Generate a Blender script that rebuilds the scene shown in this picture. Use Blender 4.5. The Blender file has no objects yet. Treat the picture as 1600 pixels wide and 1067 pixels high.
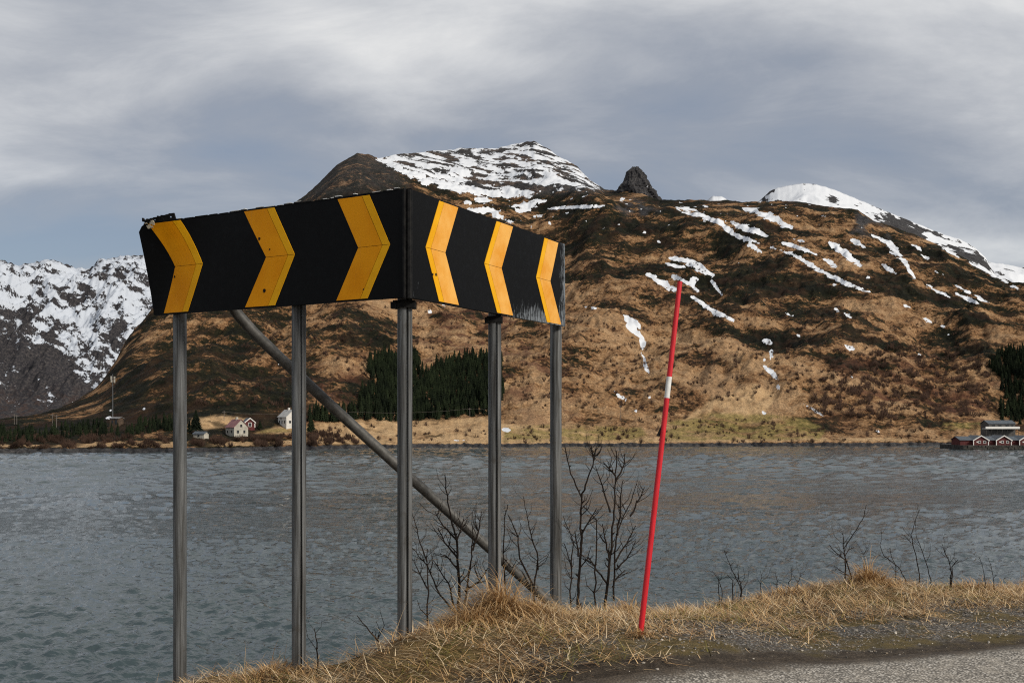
import bpy, math, random
import numpy as np
from mathutils import Vector
rng = np.random.default_rng(7)
random.seed(7)
S = bpy.context.scene
C = S.collection
# ------------------------------------------------------------------ camera, sky, sun, exposure
HC = 12.0            # eye height above the fjord
F = 1556.0           # focal length in photo pixels (35 mm on a 36 mm sensor, 1600 px wide)
HZ = 655.0           # horizon row of the photo
cam = bpy.data.cameras.new('camera')
cam.lens = 35.0; cam.sensor_width = 36.0
cam.shift_y = (HZ - 533.5) / 1600.0
cam.clip_start = 0.1; cam.clip_end = 30000
co = bpy.data.objects.new('camera', cam); C.objects.link(co)
co.location = (0, 0, HC); co.rotation_euler = (math.pi / 2, 0, 0)
S.camera = co
SUN = Vector((0.70, -0.50, 0.52)).normalized()
sun = bpy.data.lights.new('sun', 'SUN'); sun.energy = 1.5; sun.angle = math.radians(14)
sun.color = (1.0, 0.93, 0.82)
so = bpy.data.objects.new('sun', sun); C.objects.link(so)
so.rotation_euler = SUN.to_track_quat('Z', 'Y').to_euler()
S.view_settings.view_transform = 'Standard'; S.view_settings.look = 'None'
S.view_settings.gamma = 1.0; S.view_settings.use_curve_mapping = False
S.view_settings.exposure = 1.2
S.cycles.use_denoising = False
S.cycles.filter_width = 1.15
S.cycles.max_bounces = 6

class NT:                                              # small node-graph helper
    def __init__(s, tree): s.t = tree; s.n = tree.nodes; s.l = tree.links
    def node(s, typ, **kw):
        n = s.n.new(typ)
        for k, v in kw.items(): setattr(n, k, v)
        return n
    def put(s, sock, v):
        if v is None: return
        if hasattr(v, 'is_linked') or isinstance(v, bpy.types.NodeSocket): s.l.new(v, sock)
        else:
            if isinstance(v, (tuple, list)) and len(v) == 3 and sock.type == 'RGBA': v = (*v, 1)
            sock.default_value = v
    def math(s, op, a, b=None, c=None, clamp=False):
        n = s.node('ShaderNodeMath', operation=op); n.use_clamp = clamp
        for i, v in enumerate((a, b, c)): s.put(n.inputs[i], v)
        return n.outputs[0]
    def mix(s, f, a, b):
        n = s.node('ShaderNodeMix', data_type='RGBA')
        s.put(n.inputs[0], f); s.put(n.inputs[6], a); s.put(n.inputs[7], b); return n.outputs[2]
    def noise(s, vec, scale, detail=4, rough=.55, dist=0.0, ntype=None):
        n = s.node('ShaderNodeTexNoise')
        s.put(n.inputs['Vector'], vec); n.inputs['Scale'].default_value = scale
        n.inputs['Detail'].default_value = detail; n.inputs['Roughness'].default_value = rough
        n.inputs['Distortion'].default_value = dist
        return n.outputs['Fac']
    def smooth(s, v, lo, hi, a=0.0, b=1.0):
        n = s.node('ShaderNodeMapRange'); n.interpolation_type = 'SMOOTHSTEP'
        s.put(n.inputs[0], v); n.inputs[1].default_value = lo; n.inputs[2].default_value = hi
        n.inputs[3].default_value = a; n.inputs[4].default_value = b; return n.outputs[0]
    def ramp(s, v, stops):
        n = s.node('ShaderNodeValToRGB'); e = n.color_ramp.elements
        while len(e) < len(stops): e.new(0.5)
        for el, (p, c) in zip(e, stops): el.position = p; el.color = (*c, 1)
        s.put(n.inputs[0], v); return n.outputs[0]
    def scale(s, vec, sc, rot=(0, 0, 0)):
        n = s.node('ShaderNodeMapping'); s.put(n.inputs[0], vec)
        n.inputs['Rotation'].default_value = rot; n.inputs['Scale'].default_value = sc; return n.outputs[0]
    def bump(s, h, strength=.4, dist=.01):
        n = s.node('ShaderNodeBump'); s.put(n.inputs['Height'], h)
        s.put(n.inputs['Strength'], strength); n.inputs['Distance'].default_value = dist; return n.outputs[0]
    def pos(s): return s.node('ShaderNodeNewGeometry').outputs['Position']
    def obj(s): return s.node('ShaderNodeTexCoord').outputs['Object']
    def attr(s, name, what='Fac'):
        return s.node('ShaderNodeAttribute', attribute_name=name).outputs[what]

W = bpy.data.worlds.new('World'); S.world = W; W.use_nodes = True
w = NT(W.node_tree); w.n.clear()
sky = w.node('ShaderNodeTexSky', sky_type='NISHITA'); sky.sun_disc = False
sky.sun_elevation = math.asin(SUN.z); sky.sun_rotation = math.atan2(SUN.x, SUN.y)
sky.air_density = 1.0; sky.dust_density = 2.0
bg1 = w.node('ShaderNodeBackground'); w.l.new(sky.outputs[0], bg1.inputs[0]); bg1.inputs[1].default_value = 0.05
d = w.node('ShaderNodeTexCoord').outputs['Generated']
sp = w.node('ShaderNodeSeparateXYZ'); w.l.new(d, sp.inputs[0])
zz = w.math('ADD', w.math('MAXIMUM', sp.outputs[2], 0.0), 0.24)       # a cloud deck overhead, seen in perspective
cv = w.node('ShaderNodeCombineXYZ')
w.l.new(w.math('DIVIDE', sp.outputs[0], zz), cv.inputs[0]); w.l.new(w.math('DIVIDE', sp.outputs[1], zz), cv.inputs[1])
SKY_OFF = (-4.66, -10.77, -3.34)
deck = w.scale(cv.outputs[0], (0.75, 1.15, 1.0), (0, 0, math.radians(12)))
deck.node.inputs['Location'].default_value = SKY_OFF
big = w.noise(w.scale(deck, (1, 1, 1)), 0.9, 3, .5, .4)
fine = w.noise(deck, 2.6, 7, .62, .35)
cl = w.math('ADD', w.math('MULTIPLY', big, .74), w.math('MULTIPLY', fine, .26))
ccol = w.ramp(cl, [(.36, (.108, .128, .165)), (.44, (.140, .154, .181)), (.50, (.198, .208, .227)), (.56, (.285, .290, .298)), (.66, (.44, .435, .42))])
bg2 = w.node('ShaderNodeBackground'); w.l.new(ccol, bg2.inputs[0]); bg2.inputs[1].default_value = 1.0
low = w.smooth(sp.outputs[2], 0.02, 0.30, 0.72, 0.97)                 # the deck thins towards the horizon
cover = w.math('MULTIPLY', low, w.smooth(cl, .34, .50, .80, 1.0))
mx = w.node('ShaderNodeMixShader'); w.l.new(cover, mx.inputs[0])
w.l.new(bg1.outputs[0], mx.inputs[1]); w.l.new(bg2.outputs[0], mx.inputs[2])
wo = w.node('ShaderNodeOutputWorld'); w.l.new(mx.outputs[0], wo.inputs[0])

# ------------------------------------------------------------------ helpers
def ray(px, py, Y):                                     # a place in the scene from its bearing and distance
    return Vector(((px - 800) / F * Y, Y, HC + (HZ - py) / F * Y))
def _h(ix, iy, seed):
    h = (ix.astype(np.int64) * 374761393 + iy.astype(np.int64) * 668265263 + seed * 1442695041) & 0xFFFFFFFF
    h = ((h ^ (h >> 13)) * 1274126177) & 0xFFFFFFFF
    h = ((h ^ (h >> 15)) * 2246822519) & 0xFFFFFFFF
    return (h ^ (h >> 16)) & 0xFFFF
def perlin(x, y, seed=0):
    x = np.asarray(x, float); y = np.asarray(y, float)
    ix = np.floor(x); iy = np.floor(y); fx = x - ix; fy = y - iy
    u = fx * fx * fx * (fx * (fx * 6 - 15) + 10); v = fy * fy * fy * (fy * (fy * 6 - 15) + 10)
    def g(a, b, dx, dy):
        t = _h(a, b, seed) * (2 * math.pi / 65536); return np.cos(t) * dx + np.sin(t) * dy
    a = g(ix, iy, fx, fy); b = g(ix + 1, iy, fx - 1, fy); c = g(ix, iy + 1, fx, fy - 1); e = g(ix + 1, iy + 1, fx - 1, fy - 1)
    return (a + (b - a) * u + (c - a) * v + (a - b - c + e) * u * v) * 1.5
def fbm(x, y, octv=5, seed=0, gain=.5, ridged=False):
    r = 0; a = 1; tot = 0
    for i in range(octv):
        n = perlin(x * 2 ** i + 17.3 * i, y * 2 ** i - 9.1 * i, seed + i)
        if ridged: n = 1 - 2 * np.abs(n)
        r = r + a * n; tot += a; a *= gain
    return r / tot
def sstep(x, a, b):
    t = np.clip((x - a) / (b - a), 0, 1); return t * t * (3 - 2 * t)
def make_mesh(name, V, faces, smooth=False, attrs=None, colors=None):
    V = np.asarray(V, np.float32); faces = np.asarray(faces, np.int32); n = faces.shape[1]
    m = bpy.data.meshes.new(name)
    m.vertices.add(len(V)); m.vertices.foreach_set('co', V.ravel())
    m.loops.add(faces.size); m.loops.foreach_set('vertex_index', faces.ravel())
    m.polygons.add(len(faces)); m.polygons.foreach_set('loop_start', np.arange(0, faces.size, n, dtype=np.int32))
    m.polygons.foreach_set('loop_total', np.full(len(faces), n, np.int32))
    m.polygons.foreach_set('use_smooth', np.full(len(faces), smooth))
    m.update(calc_edges=True)
    for k, v in (attrs or {}).items():
        a = m.attributes.new(k, 'FLOAT', 'POINT'); a.data.foreach_set('value', np.asarray(v, np.float32).ravel())
    for k, v in (colors or {}).items():
        a = m.attributes.new(k, 'FLOAT_COLOR', 'POINT')
        v = np.concatenate([np.asarray(v, np.float32), np.ones((len(v), 1), np.float32)], 1); a.data.foreach_set('color', v.ravel())
    return m
def grid_faces(nr, nc):
    i = np.arange(nr * nc).reshape(nr, nc)
    return np.stack([i[:-1, :-1], i[:-1, 1:], i[1:, 1:], i[1:, :-1]], -1).reshape(-1, 4)
def tag(o, label=None, cat=None, group=None, kind=None):
    for k, v in (('label', label), ('category', cat), ('group', group), ('kind', kind)):
        if v: o[k] = v
    return o
def link(name, mesh, mat=None, parent=None):
    o = bpy.data.objects.new(name, mesh); C.objects.link(o)
    if mat is not None and mesh is not None and not mesh.materials: mesh.materials.append(mat)
    if parent: o.parent = parent
    return o
def empty(name, loc=(0, 0, 0), rz=0.0):
    o = bpy.data.objects.new(name, None); C.objects.link(o); o.location = loc; o.rotation_euler = (0, 0, rz)
    o.empty_display_size = .1; return o
class MB:                                               # collects faces, builds ONE mesh object
    def __init__(s): s.v = []; s.f = []
    def add(s, V, Fc):
        b = len(s.v); s.v += [tuple(p) for p in V]; s.f += [tuple(i + b for i in f) for f in Fc]; return s
    def box(s, x0, x1, y0, y1, z0, z1):
        return s.add([(x, y, z) for z in (z0, z1) for y in (y0, y1) for x in (x0, x1)],
                     [(0, 2, 3, 1), (4, 5, 7, 6), (0, 1, 5, 4), (2, 6, 7, 3), (0, 4, 6, 2), (1, 3, 7, 5)])
    def prism(s, pts, ext):                             # polygon pts swept by ext
        n = len(pts); P = [Vector(p) for p in pts]; e = Vector(ext)
        return s.add(P + [p + e for p in P], [tuple(range(n))[::-1], tuple(range(n, 2 * n))] + [(i, (i + 1) % n, n + (i + 1) % n, n + i) for i in range(n)])
    def tube(s, pts, rad, sides=8, cap=True):
        P = [Vector(p) for p in pts]; R = rad if isinstance(rad, (list, tuple)) else [rad] * len(P)
        V = []; prev = None
        for i, p in enumerate(P):
            t = (P[min(i + 1, len(P) - 1)] - P[max(i - 1, 0)]).normalized()
            a = prev - t * prev.dot(t) if prev is not None else t.cross(Vector((0, 1, 0)) if abs(t.y) < .9 else Vector((1, 0, 0)))
            a.normalize(); prev = a; b = t.cross(a)
            V += [p + (a * math.cos(2 * math.pi * k / sides) + b * math.sin(2 * math.pi * k / sides)) * R[i] for k in range(sides)]
        Fc = [(i * sides + k, i * sides + (k + 1) % sides, (i + 1) * sides + (k + 1) % sides, (i + 1) * sides + k) for i in range(len(P) - 1) for k in range(sides)]
        if cap: Fc += [tuple(range(sides))[::-1], tuple(range((len(P) - 1) * sides, len(P) * sides))]
        return s.add(V, Fc)
    def build(s, name, mat, parent=None, smooth=False):
        m = bpy.data.meshes.new(name); m.from_pydata(s.v, [], s.f); m.update()
        if smooth:
            m.polygons.foreach_set('use_smooth', [True] * len(m.polygons))
            m.set_sharp_from_angle(angle=math.radians(35))
        return link(name, m, mat, parent)
def M(name, col=(.5, .5, .5), rough=.7, metal=0.0, fn=None, spec=.5):
    m = bpy.data.materials.new(name); m.use_nodes = True
    t = NT(m.node_tree); b = t.n['Principled BSDF']
    b.inputs['Base Color'].default_value = (*col, 1); b.inputs['Roughness'].default_value = rough
    b.inputs['Metallic'].default_value = metal; b.inputs['Specular IOR Level'].default_value = spec
    if fn: fn(t, b)
    return m
def mottled(c1, c2, scale, rough=.8, bump=.3, bdist=.01, coord='obj', detail=5, metal=0.0, spec=.4):
    def fn(t, b):
        p = t.obj() if coord == 'obj' else t.pos()
        n = t.noise(p, scale, detail, .6)
        t.put(b.inputs['Base Color'], t.mix(t.smooth(n, .3, .7), c1, c2))
        t.put(b.inputs['Normal'], t.bump(n, bump, bdist))
    return M('mottled', c1, rough, metal, fn, spec)

# ------------------------------------------------------------------ materials of the land
def hill_fn(t, b):
    p = t.pos()
    tan, snow, field, green, rock, red = (t.attr(k) for k in ('tan', 'snow', 'field', 'green', 'rock', 'red'))
    ps = t.scale(p, (.55, 1, 1.15), (0, math.radians(14), 0)); n1 = t.noise(ps, .022, 5, .6, .1); n2 = t.noise(ps, .10, 6, .68, .1); n3 = t.noise(p, .38, 6, .75)
    v = t.math('ADD', t.math('SUBTRACT', tan, .045), t.math('MULTIPLY', t.math('SUBTRACT', n1, .5), 2.0))
    v = t.math('ADD', v, t.math('MULTIPLY', t.math('SUBTRACT', n2, .5), 1.5))
    v = t.math('ADD', v, t.math('MULTIPLY', t.math('SUBTRACT', n3, .5), 1.15))
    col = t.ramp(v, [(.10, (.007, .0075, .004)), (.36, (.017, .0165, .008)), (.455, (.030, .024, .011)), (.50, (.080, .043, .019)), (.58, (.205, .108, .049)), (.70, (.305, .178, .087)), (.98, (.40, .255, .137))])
    grain = t.smooth(t.noise(p, .9, 3, .6), .30, .70, .55, 1.25); gm = t.node('ShaderNodeMix', data_type='RGBA', blend_type='MULTIPLY'); gm.inputs[0].default_value = 1.0; t.l.new(col, gm.inputs[6]); t.l.new(grain, gm.inputs[7]); col = gm.outputs[2]
    rr = t.math('MULTIPLY', red, t.smooth(t.noise(p, .05, 4, .6), .45, .62))
    col = t.mix(t.math('MULTIPLY', rr, .75), col, t.mix(n3, (.045, .018, .012), (.16, .07, .042)))
    fcol = t.ramp(t.math('ADD', t.math('MULTIPLY', n2, .5), t.math('MULTIPLY', n3, .5)), [(.30, (.10, .065, .03)), (.42, (.37, .235, .12)), (.55, (.50, .335, .18)), (.7, (.58, .41, .24))])
    col = t.mix(field, col, fcol)
    gcol = t.ramp(n3, [(.28, (.05, .045, .015)), (.45, (.20, .16, .05)), (.65, (.35, .26, .10))])
    col = t.mix(green, col, gcol)
    rcol = t.ramp(t.math('ADD', t.math('MULTIPLY', n3, .6), t.math('MULTIPLY', n2, .4)), [(.3, (.012, .012, .013)), (.48, (.036, .035, .037)), (.58, (.075, .071, .070)), (.75, (.14, .13, .12))])
    col = t.mix(rock, col, rcol)
    ns = t.math('ADD', snow, t.math('MULTIPLY', t.math('SUBTRACT', t.noise(p, .11, 4, .65), .5), .55))
    sm = t.smooth(ns, .47, .53)
    col = t.mix(sm, col, (.62, .64, .67))
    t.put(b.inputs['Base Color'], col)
    hgt = t.math('ADD', t.math('MULTIPLY', n2, 6.0), t.math('MULTIPLY', n3, 2.0))
    st = t.math('SUBTRACT', .75, t.math('MULTIPLY', sm, .55))
    t.put(b.inputs['Normal'], t.bump(hgt, st, 1.0))
M_HILL = M('hillside', (.2, .15, .1), .95, 0, hill_fn, .1)

def far_fn(t, b):                                       # the distant snow range, features ten times larger
    p = t.pos(); snow = t.attr('snow'); red = t.attr('red')
    n2 = t.noise(p, .040, 6, .72, .1); n3 = t.noise(p, .15, 4, .7)
    rcol = t.ramp(n3, [(.3, (.014, .014, .017)), (.5, (.035, .033, .036)), (.7, (.085, .075, .07))])
    rcol = t.mix(t.math('MULTIPLY', red, t.smooth(n2, .45, .6)), rcol, (.06, .034, .024))
    ns = t.math('ADD', snow, t.math('MULTIPLY', t.math('SUBTRACT', n2, .5), .9))
    ns = t.math('ADD', ns, t.math('MULTIPLY', t.math('SUBTRACT', n3, .5), .4))
    sm = t.smooth(ns, .46, .54)
    t.put(b.inputs['Base Color'], t.mix(sm, rcol, (.47, .505, .56)))
    t.put(b.inputs['Normal'], t.bump(n2, .5, 8.0))
M_FAR = M('far_range', (.3, .3, .3), .95, 0, far_fn, .1)

# ------------------------------------------------------------------ the mountain across the fjord
K = lambda *a: np.array(a, float)
kx = K(-400,-100,0,50,100,150,180,195,235,300,400,470,500,528,558,592,640,700,760,800,835,860,900,945,1000,1030,1100,1190,1250,1340,1364,1425,1469,1499,1540,1556,1600,1700,1900,2100)
ridge_py = K(676,668,660,655,646,612,566,535,490,440,360,312,285,258,240,247,242,234,232,228,222,237,262,296,304,314,314,318,318,331,347,366,387,402,424,433,452,505,590,640)
ridge_Y = K(520,560,590,620,680,780,860,900,1000,1100,1300,1400,1430,1470,1500,1600,1750,1850,1900,1900,1900,1850,1750,1550,1400,1350,1300,1250,1230,1200,1185,1150,1110,1090,1060,1050,1000,950,900,900)
PX = np.arange(-190, 1793, 2.0)
NC = len(PX)
sh_py = np.interp(PX, [-300, 270, 400, 560, 650, 900, 1500, 1900], [708, 707, 704, 700.5, 699, 697.5, 696.5, 697])
sh_py = sh_py + .5 * perlin(PX / 37, PX * 0, 3) + .35 * perlin(PX / 9, PX * 0, 4)
Y0 = HC * F / (sh_py - HZ)
rpy0 = np.interp(PX, kx, ridge_py); rpy0 = np.convolve(np.pad(rpy0, 7, 'edge'), np.ones(15) / 15, 'valid')
rpy = np.interp(PX, kx, ridge_py) + 2.6 * fbm(PX / 26, PX * 0 + .5, 4, 11) * np.interp(PX, [450, 560, 790, 940, 1000, 1500], [1, 1, 1.6, 2.2, 1, .8])
rY = np.interp(PX, kx, ridge_Y); rY = np.convolve(np.pad(rY, 12, 'edge'), np.ones(25) / 25, 'valid')
rZ = HC + (HZ - rpy) / F * rY
# contour lines: shore, bank top, field edge, mid slope, bench, ridge, behind
bank_py = sh_py - np.interp(PX, [-300, 250, 420, 700, 1900], [9, 9, 7.5, 7, 7])
field_py = np.interp(PX, [-300, 0, 100, 180, 260, 320, 450, 640, 760, 900, 1050, 1280, 1450, 1900], [680, 676, 668, 660, 655, 652, 656, 656, 651, 655, 652, 656, 660, 662])
field_py = np.maximum(field_py, rpy0 + 4)
Y0s = np.convolve(np.pad(Y0, 20, 'edge'), np.ones(41) / 41, 'valid')
fY = np.minimum(Y0s + np.interp(PX, [-300, 150, 400, 900, 1900], [90, 90, 110, 95, 90]), rY * .85)
bw = sstep(PX, 480, 640) * (1 - sstep(PX, 900, 1010))
bench_py = bw * np.interp(PX, [560, 600, 700, 800, 880, 960], [300, 300, 314, 318, 315, 330]) + (1 - bw) * (HZ + (rpy0 - HZ) * .86)
bench_py = np.maximum(bench_py, rpy0 + 4)
bY = fY + (rY - fY) * (.78 - .12 * bw)
mid_py = HZ + (bench_py - HZ) * np.interp(PX, [-300, 300, 700, 1300, 1900], [.5, .55, .5, .52, .5])
mid_py = np.minimum(mid_py, field_py - 2)
mY = fY + (bY - fY) * .50
zof = lambda py, Y: HC + (HZ - py) / F * Y
segs = [(Y0 - 14, PX * 0 - 2.5), (Y0, PX * 0), (Y0 + 5, zof(bank_py, Y0 + 5)), (fY, zof(field_py, fY)), (mY, zof(mid_py, mY)), (bY, zof(bench_py, bY)), (rY, rZ), (rY + 160, rZ - 60), (rY + 500, rZ - 260)]
nrow = [4, 8, 60, 110, 110, 70, 12, 6]
Ys, Zs, Ws = [], [], []
for k, n in enumerate(nrow):
    tt = np.linspace(0, 1, n, endpoint=False)[:, None]
    Ys.append(segs[k][0] + (segs[k + 1][0] - segs[k][0]) * tt); Zs.append(segs[k][1] + (segs[k + 1][1] - segs[k][1]) * tt)
    Ws.append(k + tt + 0 * PX[None])
YY = np.concatenate(Ys); ZZ = np.concatenate(Zs); WW = np.concatenate(Ws); NR = len(YY)
def blur(a, it):                                         # soften the kinks between contour lines
    for _ in range(it):
        b = a.copy(); b[14:-20] = (a[13:-21] + 2 * a[14:-20] + a[15:-19]) / 4; a = b
    return a
keep = ((WW > 5.6) & (WW < 6.3)) * 1.0
ZB = blur(ZZ, 60); kk = sstep(WW, 5.3, 5.95) * (1 - sstep(WW, 6.05, 6.4)); ZZ = ZB * (1 - kk) + ZZ * kk
XX = (PX[None] - 800) / F * YY
env = (.18 + .82 * sstep(PX[None], 130, 330)) * sstep(WW, 2.1, 3.3) * (1 - .90 * sstep(WW, 5.0, 5.9) * (1 - sstep(WW, 6.1, 6.6)))
relief = 22 * fbm(XX / 230 + .4 * YY / 230, YY / 300, 4, 21, .5, True) + 13 * fbm(XX / 95 - .35 * YY / 95, YY / 360, 4, 25, .5, True) + 6 * fbm(XX / 70, YY / 90, 4, 31) + 5.5 * fbm(XX / 26 - .25 * YY / 26, YY / 52, 4, 41, .62, True) + 1.6 * fbm(XX / 9, YY / 9, 2, 45, .6, True)
low_relief = 1.2 * fbm(XX / 30, YY / 30, 4, 51) * sstep(WW, 1.6, 2.2)
knoll = 2.5 * fbm(XX / 55, YY / 55, 3, 61) * sstep(WW, 2.15, 2.6) * (PX[None] < 330)
ZZ = ZZ + relief * env * .85 + low_relief + knoll + 1.1 * fbm(XX / 5, YY / 5, 2, 71) * sstep(WW, 1.0, 1.8) * .5
shorerock = .9 * np.abs(fbm(XX / 3.2, YY / 3.2, 3, 81)) * (WW > 1) * (WW < 2.3)
ZZ = ZZ + shorerock
PY = HZ - (ZZ - HC) * F / YY
# colour masks
def poly_mask(px, py, pts, soft=2.0):
    pts = np.array(pts, float); inside = np.zeros(px.shape, bool); dmin = np.full(px.shape, 1e9)
    for (x0, y0), (x1, y1) in zip(pts, np.roll(pts, -1, 0)):
        c = ((y0 > py) != (y1 > py)); xs = (x1 - x0) * (py - y0) / (y1 - y0 + 1e-9) + x0
        inside ^= c & (px < xs)
        tt = np.clip(((px - x0) * (x1 - x0) + (py - y0) * (y1 - y0)) / ((x1 - x0) ** 2 + (y1 - y0) ** 2 + 1e-9), 0, 1)
        dmin = np.minimum(dmin, np.hypot(px - x0 - tt * (x1 - x0), py - y0 - tt * (y1 - y0)))
    return np.clip(.5 + np.where(inside, dmin, -dmin) / (2 * soft), 0, 1)
PXg = PX[None] + 0 * PY
wx = PXg + 4 * fbm(XX / 26, YY / 40, 3, 91); wy = PY + 2.2 * fbm(XX / 26, YY / 40, 3, 92)
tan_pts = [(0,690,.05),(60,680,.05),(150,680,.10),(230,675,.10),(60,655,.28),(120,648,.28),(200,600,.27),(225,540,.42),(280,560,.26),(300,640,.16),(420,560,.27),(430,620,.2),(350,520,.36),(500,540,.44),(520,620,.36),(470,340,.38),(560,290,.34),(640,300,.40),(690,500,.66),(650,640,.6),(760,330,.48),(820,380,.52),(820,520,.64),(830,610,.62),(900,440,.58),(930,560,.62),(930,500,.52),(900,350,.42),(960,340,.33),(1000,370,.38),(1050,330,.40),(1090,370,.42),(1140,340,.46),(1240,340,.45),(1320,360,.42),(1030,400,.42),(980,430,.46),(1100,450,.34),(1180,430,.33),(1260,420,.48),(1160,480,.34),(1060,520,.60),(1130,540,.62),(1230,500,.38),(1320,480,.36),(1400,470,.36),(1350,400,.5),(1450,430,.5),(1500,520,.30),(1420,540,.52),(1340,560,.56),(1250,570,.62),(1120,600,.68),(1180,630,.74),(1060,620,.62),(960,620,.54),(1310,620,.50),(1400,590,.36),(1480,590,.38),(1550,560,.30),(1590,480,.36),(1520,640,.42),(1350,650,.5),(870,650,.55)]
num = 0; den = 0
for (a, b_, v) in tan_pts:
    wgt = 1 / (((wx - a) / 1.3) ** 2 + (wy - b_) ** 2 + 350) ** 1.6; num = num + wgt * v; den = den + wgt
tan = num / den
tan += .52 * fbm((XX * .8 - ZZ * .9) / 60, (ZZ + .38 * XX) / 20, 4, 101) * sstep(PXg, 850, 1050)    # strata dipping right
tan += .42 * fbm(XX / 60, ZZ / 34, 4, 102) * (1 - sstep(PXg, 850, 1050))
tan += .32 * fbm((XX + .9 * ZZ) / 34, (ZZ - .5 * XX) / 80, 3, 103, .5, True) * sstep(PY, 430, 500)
field = np.maximum.reduce([poly_mask(wx, wy, p) for p in (
    [(495,693),(492,661),(560,656),(640,657),(700,655),(765,650),(790,662),(900,672),(1000,688),(1000,696)],
    [(290,668),(300,655),(345,648),(390,656),(345,667),(320,670)], [(398,678),(430,666),(462,664),(520,666),(520,672),(440,676)],
    [(1060,660),(1110,625),(1180,600),(1215,620),(1190,650),(1120,650)])])
field *= .25 + .75 * sstep(fbm(XX / 16, YY / 16, 3, 111) + .55 * fbm(XX / 5, YY / 5, 2, 112), -.40, -.12)
bright = ((WW > 1.95) & (WW < 2.12)) * sstep(fbm(XX / 18, YY * 0, 2, 113), -.25, .05) * .9
field = np.maximum(field, bright)
green = np.maximum.reduce([poly_mask(wx, wy, p) for p in ([(1038,688),(1045,660),(1100,645),(1200,646),(1260,655),(1290,672),(1280,688)], [(785,690),(790,668),(860,664),(1000,668),(1020,688)], [(1470,672),(1475,661),(1520,659),(1560,662),(1550,671)], [(400,676),(420,670),(455,668),(455,675)])]) * .8
green *= .2 + .8 * sstep(fbm(XX / 14, YY / 10, 3, 121), -.3, .1)
red = np.maximum.reduce([poly_mask(wx, wy, p, 20) for p in ([(640,640),(660,480),(860,480),(900,650)], [(1280,650),(1300,560),(1460,560),(1600,600),(1600,660)], [(480,560),(560,560),(560,650),(480,650)])]) * .8 + .25
rock = np.maximum((WW > .9) * (WW < 1.75) * 1.0, poly_mask(wx, wy, [(465,318),(520,258),(558,232),(600,246),(640,290),(560,300)], 10) * .45)
crag = np.maximum.reduce([poly_mask(wx, wy, p, 5) for p in ([(1325,375),(1340,332),(1375,345),(1392,372),(1350,368)], [(800,240),(835,218),(862,236),(950,300),(920,300),(860,262)], [(1030,330),(1000,345),(960,325),(990,310)])])
rock = np.maximum(rock, crag * sstep(fbm(XX / 20, ZZ / 20, 3, 131), -.25, .1))
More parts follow.
